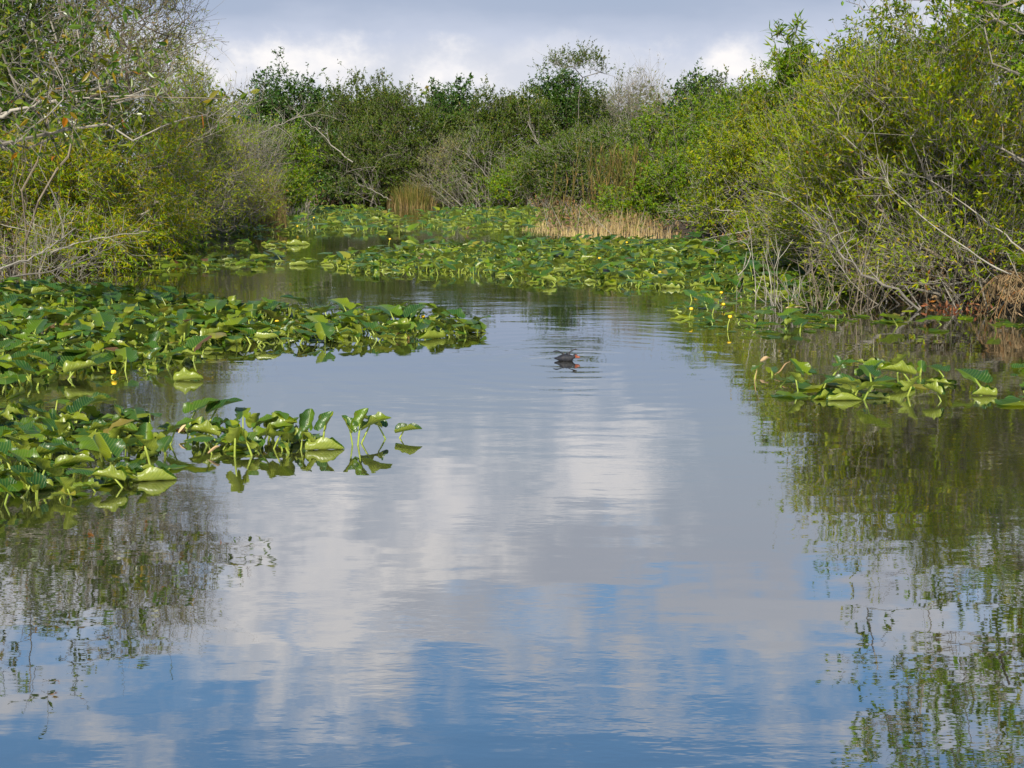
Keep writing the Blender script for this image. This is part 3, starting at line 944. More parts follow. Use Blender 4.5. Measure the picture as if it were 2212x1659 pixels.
LG = 'bare branches leaning over the water on the right'
LIMBS = [
    ('leaning_tree', 'thick bark covered trunk leaning up to the left from the dead fronds', P3((2190, 640, 17.2), (2080, 580, 17.6), (1945, 507, 18.2), (1900, 444, 18.6), (1896, 405, 18.8), (1860, 350, 19.2)), 0.075, 0.02, 8, 0.6, 'bark_brown'),
    ('leaning_branch', 'pale leaning branch that dips into the water left of the thick trunk', P3((1985, 668, 17.2), (1930, 622, 17.3), (1862, 590, 17.5), (1808, 533, 17.8), (1760, 478, 18.2), (1686, 426, 19)), 0.042, 0.012, 9, 0.7, 'bark_pale'),
    ('leaning_branch', 'long thin branch sweeping from the right edge over the yellow bush', P3((2300, 400, 16.8), (2212, 350, 17.2), (2120, 300, 17.8), (2030, 260, 18.5), (1925, 230, 19), (1890, 205, 19.4)), 0.035, 0.008, 7, 0.7, 'bark_grey'),
    ('leaning_branch', 'straight thin branch crossing the middle of the yellow green bush', P3((2130, 430, 19.5), (2020, 375, 20), (1920, 318, 20.6), (1797, 255, 21.4)), 0.024, 0.006, 7, 0.6, 'bark_grey'),
    ('leaning_branch', 'long bough from the right edge to a leaf cluster in the sky', P3((2330, 215, 17), (2212, 165, 17.6), (2104, 128, 18.2), (1956, 68, 19), (1875, 22, 19.6), (1827, 2, 20)), 0.034, 0.007, 8, 0.5, 'bark_pale', 5),
    ('leaning_branch', 'topmost thin branch running out of the upper right corner', P3((2300, 110, 17.5), (2212, 66, 18), (2120, 28, 18.6), (2040, -8, 19)), 0.026, 0.007, 6, 0.5, 'bark_grey', 4),
    ('leaning_branch', 'thin branch curving down toward the dead fronds below the fresh leaf sprig', P3((2212, 606, 16.5), (2120, 560, 16.8), (2000, 475, 17.3), (1920, 395, 17.8), (1895, 340, 18.2)), 0.022, 0.007, 7, 0.6, 'bark_pale'),
    ('leaning_branch', 'slender arching branch above the thick leaning trunk', P3((2230, 560, 16.5), (2160, 500, 16.9), (2080, 440, 17.4), (2010, 390, 17.8), (1950, 372, 18.2)), 0.022, 0.006, 6, 0.5, 'bark_grey'),
    ('leaning_branch', 'grey fork of branches low over the pads under the fern', P3((1580, 610, 21), (1620, 560, 21.6), (1600, 520, 22.4), (1540, 545, 22.8)), 0.018, 0.006, 5, 0.5, 'bark_pale'),
    ('leaning_branch', 'pale bare branch pointing left out of the bank above the dark pads', P3((1690, 470, 28), (1640, 462, 28.2), (1560, 453, 28.4), (1535, 455, 28.6)), 0.028, 0.008, 6, 0.6, 'bark_pale'),
    ('leaning_branch', 'pale bare branch drooping left to the pads beside the tan grass', P3((1680, 470, 30), (1640, 490, 30), (1580, 505, 30.2), (1515, 518, 30.4)), 0.026, 0.008, 5, 0.6, 'bark_pale'),
    ('leaning_branch', 'thin branch slanting through the brown twigs left of the pale one', P3((1900, 660, 18), (1840, 610, 18.4), (1800, 555, 18.8), (1770, 500, 19.2), (1745, 470, 19.6)), 0.018, 0.005, 7, 0.5, 'bark_grey'),
    ('sapling', 'thin upright sapling beside the arching branch near the right edge', P3((2075, 600, 18), (2060, 520, 18), (2035, 430, 18.2), (2025, 390, 18.2)), 0.016, 0.006, 6, 0.5, 'bark_pale'),
    ('sapling', 'thin sapling bending right in front of the brown twiggy bush', P3((2000, 660, 18), (2010, 560, 18), (2040, 480, 18.2), (2050, 400, 18.4)), 0.014, 0.005, 6, 0.5, 'bark_grey'),
]
for i, e in enumerate(LIMBS):
    nm, lab, pts, r0, r1, tw, tl, mt = e[:8]
    limb(nm, lab, {'sapling': 'sapling', 'leaning_tree': 'tree'}.get(nm, 'branch'), pts, r0, r1, 200 + i, LG, tw, tl, mt, leaf=e[8] if len(e) > 8 else None)
limb('dead_tree', 'pale dead trunk leaning left in front of the far olive trees', 'dead tree', P3((762, 350, 63), (720, 315, 63), (685, 280, 63), (655, 255, 63), (640, 245, 63)), 0.065, 0.02, 301, GF, 7, 1.3, 'bark_pale')
limb('dead_tree', 'pale crooked dead trunk on the far bank below the open crown', 'dead tree', P3((1200, 345, 59), (1165, 310, 59), (1150, 285, 59), (1140, 262, 59)), 0.07, 0.03, 302, GF, 5, 1.0, 'bark_pale')
limb('dead_tree', 'thin dead trunk lying down to the water left of the distant reed clump', 'dead tree', P3((845, 432, 62.5), (820, 420, 62.5), (795, 405, 62.5), (775, 398, 62.5)), 0.06, 0.02, 303, GF, 8, 1.0, 'bark_pale')
limb('dead_tree', 'pale slanting dead stem right of the grey brown bare bush', 'dead tree', P3((1085, 430, 62), (1060, 390, 62), (1030, 355, 62), (1005, 330, 62)), 0.05, 0.02, 304, GF, 9, 1.2, 'bark_pale')
limb('bare_bough', 'pale lichened bough at the left edge above the yellow willow', 'branch', P3((-40, 262, 15.2), (60, 232, 15.2), (110, 220, 15.1), (200, 212, 15), (300, 205, 14.9)), 0.042, 0.010, 305, GL, 7, 0.5, 'bark_pale')
limb('bare_bough', 'long dark twig reaching right from the orange leaved boughs', 'branch', P3((230, 220, 14.8), (300, 208, 14.7), (400, 212, 14.5), (500, 214, 14.3)), 0.016, 0.005, 306, GL, 4, 0.3, 'bark_brown')
limb('bare_bough', 'whitish bare bough slanting up to the right below the fine grey twigs', 'branch', P3((170, 185, 22), (260, 150, 22), (340, 130, 22), (410, 95, 22), (480, 85, 22)), 0.035, 0.006, 307, GL, 10, 0.8, 'bark_pale')
limb('bare_bough', 'grey bough slanting up through the scrub left of the reed clump', 'branch', P3((330, 385, 31), (400, 320, 31), (450, 285, 31), (480, 260, 31)), 0.035, 0.01, 308, GL, 10, 0.9, 'bark_pale')
limb('bare_bough', 'grey fork of driftwood branches over the left end of the lily bed', 'branch', P3((-20, 588, 20.5), (60, 560, 21), (120, 525, 21.5), (165, 492, 22)), 0.035, 0.01, 309, GL, 12, 0.9, 'bark_pale')
limb('bare_bough', 'second grey branch lying low beside the driftwood fork', 'branch', P3((20, 600, 20.5), (110, 585, 21), (190, 560, 21.5), (270, 520, 22)), 0.028, 0.008, 310, GL, 12, 0.8, 'bark_grey')
limb('bare_bough', 'pale twisted bough over the gap right of the grey willow', 'branch', P3((560, 290, 50), (600, 270, 50), (640, 255, 50), (690, 240, 50)), 0.06, 0.02, 311, GL, 9, 1.2, 'bark_pale')
limb('bare_bough', 'straight pale branch across the low willows of the left bank', 'branch', P3((110, 545, 22.5), (190, 520, 22.6), (260, 507, 22.7), (320, 500, 22.8)), 0.022, 0.008, 312, GL, 4, 0.4, 'bark_pale')


def bare_shrub(name, label, u, v, D, h, w, n, seed, mat, group=None):
    rng = np.random.default_rng(seed)
    b = at(u, v) if D is None else np.array((pt(u, 500, D)[0], D, 0.0))
    root = empty(name, b, label, 'shrub', group)
    mb = MB()
    for i in range(n):
        p = np.array((rng.normal(0, w * 0.28), rng.normal(0, w * 0.28), -0.12))
        d = unit(np.array((p[0] * 0.9 + rng.normal(0, 0.22), p[1] * 0.5 + rng.normal(0, 0.2), 1.0)))
        L = h * rng.uniform(0.5, 1.05)
        s = np.linspace(0, 1, 6)[:, None]
        a = p + d * L * s + rng.normal(size=3) * 0.12 * L * s ** 2 + rng.normal(size=(6, 3)) * 0.012
        r = rng.uniform(0.004, 0.010)
        tube(mb, a, np.linspace(r, 0.003, 6), 4)
        for _ in range(4):
            m = rng.integers(1, 5)
            dd = unit(d * 0.8 + rng.normal(size=3) * 0.5)
            tube(mb, [a[m], a[m] + dd * L * 0.15, a[m] + dd * L * 0.3 + np.array((0, 0, 0.04))], [r * 0.5, 0.004, 0.002], 3)
    mb.build('stems', mat, root)


SG = 'bare shrubs standing in the water on the right'
bare_shrub('bare_shrub', 'pale leafless shrub standing in the pads left of the fallen white petal leaf', 1655, 655, None, 1.25, 0.7, 9, 401, 'bark_pale', SG)
bare_shrub('bare_shrub', 'small pale leafless shrub right of the taller one in the pads', 1740, 665, None, 0.85, 0.7, 7, 402, 'bark_pale', SG)
bare_shrub('bare_shrub', 'brownish leafless shrub at the foot of the pale leaning branch', 1850, 665, None, 1.5, 1.3, 17, 403, 'bark_brown', SG)
bare_shrub('bare_shrub', 'wide tangle of brown stems in the water under the thick trunk', 1990, 655, None, 1.4, 1.5, 24, 404, 'bark_brown', SG)
bare_shrub('bare_shrub', 'brown stems crowded behind the thick trunk by the red water plants', 2085, 640, None, 1.4, 1.3, 20, 405, 'bark_brown', SG)
bare_shrub('bare_shrub', 'greyish pink dead brush at the left edge behind the lily bed', 40, 590, None, 1.1, 1.1, 34, 406, 'bark_grey', SG + ' and left')
bare_shrub('bare_shrub', 'grey dead twigs fanning right beside the big reed clump', 640, 470, None, 0.8, 1.3, 26, 407, 'bark_pale', SG + ' and left')
bare_shrub('bare_shrub', 'pale upright stems massed at the foot of the far green bush', 1060, 446, None, 3.2, 4.0, 60, 408, 'bark_pale', SG + ' and left')


# ------------------------------------------------------------------ grasses, canes, ferns
def blades(mb, rng, B, H, W, lean, segs=3, outw=None):
    """curved tapering grass blades from the points B"""
    n = len(B)
    a = rng.uniform(0, 6.28, n)
    d = np.stack([np.cos(a), np.sin(a), np.zeros(n)], 1)
    if outw is not None:
        d = unit(d * 0.5 + outw)
        d[:, 2] = 0
    sd = np.stack([-d[:, 1], d[:, 0], np.zeros(n)], 1)
    rot = rng.uniform(-1, 1, n)[:, None]
    sd = unit(sd + d * rot)
    le = rng.uniform(0.2, 1.0, n) * lean
    V = []
    for s in range(segs + 1):
        f = s / segs
        c = B + np.array((0, 0, 1.0)) * (H * f * (1 - 0.3 * le * f))[:, None] + d * (H * le * f ** 1.7)[:, None]
        w = (W * (1 - 0.85 * f) * 0.5)[:, None]
        V += [c - sd * w, c + sd * w]
    V = np.stack(V, 1)
    m = 2 * (segs + 1)
    F = np.array([(2 * s, 2 * s + 1, 2 * s + 3, 2 * s + 2) for s in range(segs)])
    mb.add(V.reshape(-1, 3), (F[None] + (np.arange(n) * m)[:, None, None]).reshape(-1, 4))


def reed_clump(label, u, D, vtop, w, n, seed, group):
    rng = np.random.default_rng(seed)
    top = pt(u, vtop, D)
    h = float(top[2])
    root = empty('reed_clump', (top[0], D, 0.0), label, 'reed clump', group)
    r = np.sqrt(rng.uniform(0, 1, n)) * w * 0.32
    a = rng.uniform(0, 6.28, n)
    B = np.stack([r * np.cos(a), r * np.sin(a), np.full(n, -0.05)], 1)
    mb = MB()
    H = h * rng.uniform(0.5, 1.3, n) * (1 - 0.35 * r / (w * 0.32))
    blades(mb, rng, B, H, np.full(n, 0.022 * max(1, D / 40)), 0.42, 4, outw=unit(B * np.array((1, 1, 0))))
    mb.build('green_blades', 'reed_green', root)
    k = n // 2
    r = np.sqrt(rng.uniform(0.2, 1, k)) * w * 0.45
    a = rng.uniform(0, 6.28, k)
    B = np.stack([r * np.cos(a), r * np.sin(a), np.full(k, -0.05)], 1)
    mb = MB()
    blades(mb, rng, B, h * rng.uniform(0.15, 0.65, k), np.full(k, 0.022 * max(1, D / 40)), 0.5, 3)
    mb.build('dry_blades', 'reed_brown', root)


GC = 'reed clumps'
reed_clump('big green and tan reed clump at the water edge of the left bank', 532, 41.8, 352, 3.0, 1400, 501, GC)
reed_clump('distant reddish reed clump standing in the water at the far bank', 888, 62, 385, 2.8, 700, 502, GC)
reed_clump('low tan reed tuft left of the big reed clump', 462, 41.0, 430, 1.8, 500, 503, GC)


def canes():
    rng = np.random.default_rng(510)
    c = pt(1335, 450, 45)
    root = empty('cane_stand', (c[0], 45, 0.1), 'stand of tall tan dry canes behind the tan grass', 'cane stand')
    n = 90
    B = np.stack([rng.normal(0, 0.9, n), rng.normal(0, 0.6, n), np.full(n, -0.1)], 1)
    top = float(pt(1335, 235, 45)[2])
    H = top * rng.uniform(0.35, 0.72, n) * np.where(rng.uniform(0, 1, n) > 0.85, 1.25, 1)
    e = B + np.stack([rng.normal(0, 0.10, n) * H, rng.normal(0, 0.08, n) * H, H], 1)
    mb = MB()
    prisms(mb, B, e, np.full(n, 0.012), np.full(n, 0.007), 4)
    mb.build('canes', 'reed_brown', root)
    mb = MB()
    m = 1500
    i = rng.integers(0, n, m)
    f = rng.uniform(0.15, 0.95, m)[:, None]
    blades(mb, rng, B[i] + (e - B)[i] * f, rng.uniform(0.2, 0.55, m), np.full(m, 0.035), 0.8, 2)
    mb.build('cane_leaves', 'reed_green', root)


canes()


def in_poly(P, poly):
    ins = np.zeros(len(P), bool)
    b = np.roll(poly, -1, axis=0)
    for p, q in zip(poly, b):
        c = (p[1] > P[:, 1]) != (q[1] > P[:, 1])
        den = q[1] - p[1] if abs(q[1] - p[1]) > 1e-12 else 1e-12
        ins ^= c & (P[:, 0] < (q[0] - p[0]) * (P[:, 1] - p[1]) / den + p[0])
    return ins


def px_poly(pp):
    return np.array([at(u, v)[:2] for u, v in pp])


def fill(rng, poly, n):
    lo, hi = poly.min(0), poly.max(0)
    P = rng.uniform(lo, hi, (n * 6, 2))
    return P[in_poly(P, poly)][:n]


def grasses():
    rng = np.random.default_rng(520)
    poly = px_poly([(1125, 497), (1200, 470), (1330, 462), (1450, 480), (1480, 505), (1470, 515), (1330, 515), (1200, 508)])
    P = fill(rng, poly, 8500)
    n = len(P)
    edge = 0.65 + 0.45 * wave3(P, 8, 1.3)
    ends = np.clip(np.minimum((P[:, 0] - poly[:, 0].min()) / 3.0, (poly[:, 0].max() - P[:, 0]) / 2.0), 0.25, 1)
    Q = fill(rng, px_poly([(415, 503), (480, 494), (600, 482), (630, 468), (600, 468), (480, 478), (425, 488)]), 1500)
    P, edge, n = np.concatenate([P, Q]), np.concatenate([edge * ends, np.full(len(Q), 0.62)]), n + len(Q)
    keep = rng.uniform(0, 1, n) < np.concatenate([ends * 1.3, np.ones(len(Q))])
    P, edge, n = P[keep], edge[keep], int(keep.sum())
    mb = MB()
    blades(mb, rng, np.column_stack([P, np.full(n, -0.05)]), rng.uniform(0.35, 1.05, n) * np.clip(edge, 0.2, 1.1), np.full(n, 0.015), 0.35, 3)
    tag(mb.build('dry_grass', 'reed_tan'), 'short tan dry grass at the foot of the right and left banks', 'grass', kind='stuff')
    # ground cover of dead leaves, twigs and low green along the banks
    line = [at(u, v)[:2] for u, v in SHORE_PX]
    line = [np.array((-12.0, 17.5))] + line + [np.array((9.2, 14.5)), np.array((11.5, 9))]
    mb, mg, ms = MB(), MB(), MB()
    for i in range(len(line) - 1):
        a, b = line[i], line[i + 1]
        L = np.linalg.norm(b - a)
        tan = 10 <= i - 1 <= 14
        n = int(L * (120 if tan else 380))
        t = rng.uniform(0, 1, n)[:, None]
        nr = np.array((a[1] - b[1], b[0] - a[0])) / (L + 1e-9)
        off = rng.uniform(-0.2, 2.6, n)
        p = a + (b - a) * t + nr * off[:, None]
        z = np.clip(off * 0.12, 0, 0.25) + rng.uniform(0, 1, n) ** 2 * (0.3 if tan else 0.75)
        pos = np.column_stack([p, z])
        k = rng.uniform(0, 1, n) < 0.72
        s = 1 + p[:, 1].mean() / 60
        leaves(mb, pos[k], unit(rng.normal(size=(k.sum(), 3)) + np.array((0, 0, -0.3))), 0.12 * s, 0.03 * s, rng)
        k = ~k
        leaves(mg, pos[k], unit(rng.normal(size=(k.sum(), 3)) + np.array((0, 0, 0.4))), 0.11 * s, 0.04 * s, rng)
        m = int(L * (3 if tan else 26))
        t = rng.uniform(0, 1, m)[:, None]
        off = rng.uniform(-0.3, 2.0, m)
        p = np.column_stack([a + (b - a) * t + nr * off[:, None], np.full(m, -0.05)])
        e = p + np.stack([rng.normal(0, 0.35, m), rng.normal(0, 0.35, m), rng.uniform(0.3, 1.0, m)], 1)
        prisms(ms, p, e, np.full(m, 0.009 * s), np.full(m, 0.004), 3)
    tag(mb.build('leaf_litter', 'leaf_dead'), 'brown dead leaves and fronds along the foot of the banks', 'undergrowth', kind='stuff')
    tag(mg.build('ground_cover', 'leaf_mid'), 'low green ground cover along the foot of the banks', 'undergrowth', kind='stuff')
    tag(ms.build('dead_stems', 'bark_grey'), 'thin dead stems crowding the foot of the banks', 'undergrowth', kind='stuff')
    # the woods behind the front rows read as one mass
    mb = MB()
    n = 60000
    x = rng.uniform(-46, 52, n)
    y = rng.uniform(78, 90, n)
    z = rng.uniform(0, 1, n) * (5.6 + 0.9 * np.sin(x * 0.9) + 0.6 * np.sin(x * 2.3 + 1))
    leaves(mb, np.stack([x, y, z], 1), unit(rng.normal(size=(n, 3))), 0.42, 0.20, rng)
    for (x0, y0, x1, y1, h0, h1) in [(-14, 30, -24, 62, 4.2, 4.2), (15, 30, 24, 62, 4.4, 4.4)]:
        m = 24000
        f = rng.uniform(0, 1, m)
        x = x0 + (x1 - x0) * f + rng.normal(0, 1.3, m)
        y = y0 + (y1 - y0) * f + rng.normal(0, 1.3, m)
        z = rng.uniform(0, 1, m) * (h0 + 0.6 * np.sin(y * 0.8))
        leaves(mb, np.stack([x, y, z], 1), unit(rng.normal(size=(m, 3))), 0.26, 0.11, rng)
    tag(mb.build('distant_thicket', 'leaf_olive'), 'mass of green scrub behind the trees of the banks', 'thicket', kind='stuff')


grasses()


def fern(name, label, base, n, L, seed, mat, droop=0.9, spread=1.0, cat='fern', group=None, az=None, rise=0.9):
    rng = np.random.default_rng(seed)
    root = empty(name, base, label, cat, group)
    for i in range(n):
        a = rng.uniform(0, 6.28) if az is None else rng.uniform(*az)
        d = np.array((math.cos(a), math.sin(a), 0)) * spread
        l = L * rng.uniform(0.65, 1.1)
        s = np.linspace(0, 1, 9)
        rz = rise * rng.uniform(0.7, 1.2)
        dr = droop
        if mat == 'leaf_dead':
            l *= rng.uniform(0.45, 1.25)
            rz *= rng.uniform(0.1, 1.4)
            dr = droop * rng.uniform(0.5, 1.35)
        q = d[None] * (l * s)[:, None] * 0.8 + np.array((0, 0, 1.0)) * (l * (rz * s - dr * s ** 2.2))[:, None]
        mb = MB()
        tube(mb, q, np.linspace(0.010, 0.003, 9), 4)
        f = np.repeat(np.linspace(0.16, 1, 24), 2)
        pos = np.stack([np.interp(f, s, q[:, c]) for c in range(3)], 1)
        tg = unit(np.stack([np.interp(f, s, np.gradient(q[:, c])) for c in range(3)], 1))
        sd = unit(np.cross(tg, (0, 0, 1.0))) * np.tile([1, -1], 24)[:, None]
        dead = mat == 'leaf_dead'
        dd = unit(sd * (0.6 if dead else 1) + tg * 0.35 + np.array((0, 0, -0.9 if dead else -0.25)) + rng.normal(size=(48, 3)) * (0.35 if dead else 0.12))
        ln = 0.22 * L * (1 - 0.6 * np.abs(f - 0.4)) * (rng.uniform(0.15, 1.1, 48) if dead else 1)
        side = tg * (0.012 if dead else 0.020) * L
        V = np.stack([pos, pos + dd * ln[:, None] * 0.5 + side, pos + dd * ln[:, None], pos + dd * ln[:, None] * 0.5 - side], 1)
        mb.add(V.reshape(-1, 3), np.array([(0, 1, 2, 3)])[None].repeat(48, 0).reshape(-1, 4) + (np.arange(48) * 4)[:, None])
        mb.build('frond', mat, root)
    return root


FG = 'ferns at the foot of the right bank'
fern('leather_fern', 'bright green fern with feathery fronds beside the dark lily pads', pt(1660, 500, 29), 13, 1.3, 601, 'leaf_fern', 0.9, 1, group=FG)
fern('leather_fern', 'green fern tucked behind the pale leaning branch', pt(1790, 480, 24.5), 11, 1.1, 602, 'leaf_fern', 0.9, 1, group=FG)
fern('leather_fern', 'yellow green fern arching over the grey dead fronds at the right edge', pt(2220, 580, 16.8), 10, 0.9, 603, 'leaf_fern', 0.8, 1, group=FG)
fern('leather_fern', 'dark fern on the left bank under the grey scrub', pt(410, 460, 37), 12, 1.4, 604, 'leaf_fern', 0.9, 1, group='ferns on the left bank')
fern('leather_fern', 'small fern left of the dark fern on the left bank', pt(350, 470, 35), 10, 1.1, 605, 'leaf_fern', 0.9, 1, group='ferns on the left bank')
fern('dead_fern', 'grey brown skirt of dead fronds hanging to the water at the right edge', pt(2195, 590, 16.6), 15, 0.95, 606, 'leaf_dead', 1.25, 0.85, 'dead fern', FG, rise=0.35)
fern('dead_fern', 'orange brown dead fern hanging over the water at the right edge', pt(2212, 630, 16.3), 8, 0.6, 607, 'leaf_dead', 1.3, 0.8, 'dead fern', FG, rise=0.3)
fern('dead_fern', 'brown hanging dead fronds under the bright green fern', pt(1690, 500, 27.5), 9, 1.0, 608, 'leaf_dead', 1.2, 0.9, 'dead fern', FG, rise=0.35)
fern('dead_fern', 'brown dead fronds hanging beside the thick leaning trunk', pt(1850, 470, 21), 8, 0.9, 609, 'leaf_dead', 1.2, 0.9, 'dead fern', FG, rise=0.4)
fern('dead_fern', 'brown dead fern at the foot of the far bank right of the low round bush', pt(1215, 430, 57), 12, 1.5, 610, 'leaf_dead', 1.1, 1, 'dead fern', FG, rise=0.5)


# ------------------------------------------------------------------ lily pads
def pad_shape(h, off, pitch, fold, curl, bend, L, W, nx, ny, seed, torn=0.0):
    """a spatterdock leaf on its stalk: (blade vertices, quads, leaf coordinates), stalk points"""
    rng = np.random.default_rng(seed)
    ph, ph2, ph3 = rng.uniform(0, 6.28, 3)
    bites = [(rng.uniform(-0.2, 0.7), rng.choice((-1, 1)), rng.uniform(0.03, 0.10), rng.uniform(0.3, 1.0)) for _ in range(6)]
    wavy = rng.uniform(0.008, 0.020)
    xs = np.concatenate([np.linspace(-0.30, 0, max(3, nx // 3), endpoint=False), np.linspace(0, 0.72, nx)]) * L
    V, F, UV = [], [], []
    for sgn in (1, -1):
        o = len(V)
        for x in xs:
            if x < 0:
                f = -x / (0.30 * L)
                yin = 0.16 * W * f
                yout = W * 0.5 * (0.97 * math.sqrt(max(0.0, 1 - (f * 0.86) ** 4)))
            else:
                f = x / (0.72 * L)
                yin = 0
                yout = W * 0.5 * max(0.0, 1 - f ** 2.3) ** 0.62 * (0.97 + 0.03 * f)
            g = x / L
            yout *= 1 + 0.035 * math.sin(g * 21 + ph3 + sgn) + 0.02 * math.sin(g * 47 + ph)
            if torn:
                for (bx, bs, bw, bd) in bites:
                    if bs == sgn:
                        yout *= 1 - torn * bd * math.exp(-((g - bx) / bw) ** 2)
            yout = max(yout, yin + 0.002)
            for j in range(ny + 1):
                q = yin + (yout - yin) * j / ny
                th = fold + curl * q / (W * 0.5)
                y = q * math.cos(th * (0.5 + 0.5 * j / ny))
                z = q * math.sin(th * (0.5 + 0.5 * j / ny))
                z += wavy * (math.sin(g * 9 + ph + sgn * 2) + 0.5 * math.sin(g * 19 + ph2)) * (q / (W * 0.5)) ** 2 * 1.6
                be = bend * x / L
                X = x * math.cos(be * 0.5) + z * math.sin(be)
                Z = z * math.cos(be) - x * math.sin(be * 0.5)
                V.append((X, sgn * y, Z))
                UV.append((g, sgn * q / W, 0))
        for i in range(len(xs) - 1):
            for j in range(ny):
                a = o + i * (ny + 1) + j
                q4 = (a, a + ny + 1, a + ny + 2, a + 1)
                F.append(q4 if sgn > 0 else q4[::-1])
    V = np.array(V)
    c, s = math.cos(pitch), math.sin(pitch)
    A = np.array((off, rng.uniform(-0.5, 0.5) * off, h))
    V = np.stack([V[:, 0] * c - V[:, 2] * s, V[:, 1], V[:, 0] * s + V[:, 2] * c], 1) + A
    V[:, 2] = np.maximum(V[:, 2], 0.004 + 0.003 * np.sin(V[:, 0] * 40))
    f = np.linspace(0, 1, 5)[:, None]
    S = np.array((0, 0, -0.2)) * (1 - f) + A * f
    S[:, 0] = off * f[:, 0] ** 1.4
    return V, np.array(F), S, np.array(UV)


# look, h, off, pitch, fold, curl, bend, L, W
KINDS = [
    ('flat', 0.010, 0.10, 0.02, 0.02, 0.05, 0.00, 0.30, 0.24),
    ('flat', 0.014, 0.14, 0.05, 0.03, 0.12, 0.05, 0.34, 0.26),
    ('cupped', 0.08, 0.12, 0.20, 0.25, 0.45, 0.25, 0.32, 0.26),
    ('cupped', 0.13, 0.14, 0.15, 0.20, 0.55, 0.40, 0.34, 0.28),
    ('cupped', 0.18, 0.16, 0.40, 0.22, 0.40, 0.30, 0.34, 0.26),
    ('tilted', 0.20, 0.10, 0.60, 0.10, 0.30, 0.35, 0.36, 0.29),
    ('tilted', 0.24, 0.18, 0.45, 0.12, 0.25, 0.50, 0.38, 0.30),
    ('tilted', 0.15, -0.10, 0.85, 0.12, 0.30, 0.30, 0.32, 0.26),
    ('rolled', 0.0, 0.06, 0.10, 0.75, 0.75, 0.10, 0.34, 0.26),
    ('rolled', 0.11, 0.14, 0.30, 0.70, 0.85, 0.20, 0.32, 0.25),
    ('rolled', -0.012, 0.06, 0.03, 0.85, 0.65, 0.05, 0.38, 0.26),
    ('upright', 0.14, 0.08, 1.10, 0.35, 0.45, 0.10, 0.26, 0.21),
    ('upright', 0.20, 0.06, 0.95, 0.45, 0.35, 0.15, 0.25, 0.20),
    ('drooping', 0.22, 0.14, -0.20, 0.05, -0.35, 0.45, 0.34, 0.28),
    ('drooping', 0.16, 0.18, -0.35, 0.08, -0.30, 0.30, 0.32, 0.26),
    ('drooping', 0.25, 0.10, 0.00, 0.04, -0.30, 0.60, 0.36, 0.30),
]
NK = len(KINDS)
KINDS = KINDS + KINDS                 # the second set has frayed and bitten edges
HI, LO, PADMESH = [], [], []


def with_uv(me, uv):
    a = me.attributes.new('leaf_place', 'FLOAT_VECTOR', 'POINT')
    a.data.foreach_set('vector', np.asarray(uv, np.float32).ravel())
    return me


for i, kd in enumerate(KINDS):
    a = kd[1:]
    torn = 0.0 if i < NK else 0.45
    HI.append(pad_shape(*a, 20, 6, 700 + i, torn))
    LO.append(pad_shape(*a, 7, 2, 700 + i, torn))
    b = MB()
    b.add(HI[-1][0], HI[-1][1])
    st = MB()
    tube(st, HI[-1][2], [0.012, 0.011, 0.0105, 0.010, 0.008], 7)
    PADMESH.append((with_uv(b.mesh('blade', 'pad_blade', True), HI[-1][3]), st.mesh('stalk', 'pad_stalk', True)))
LOOK = {}
for i, kd in enumerate(KINDS):
    LOOK.setdefault(kd[0], []).append(i)


def scatter(rng, poly, gap, cap=9000):
    lo, hi = poly.min(0), poly.max(0)
    area = float(np.prod(hi - lo))
    P = rng.uniform(lo, hi, (int(min(area / gap ** 2 * 5, 90000)), 2))
    P = P[in_poly(P, poly)]
    grid, out = {}, []
    for p in P:
        g = (int(p[0] // gap), int(p[1] // gap))
        ok = True
        for dx in (-1, 0, 1):
            for dy in (-1, 0, 1):
                for q in grid.get((g[0] + dx, g[1] + dy), ()):
                    if (q[0] - p[0]) ** 2 + (q[1] - p[1]) ** 2 < gap * gap:
                        ok = False
        if ok:
            grid.setdefault(g, []).append(p)
            out.append(p)
            if len(out) >= cap:
                break
    return np.array(out).reshape(-1, 2)


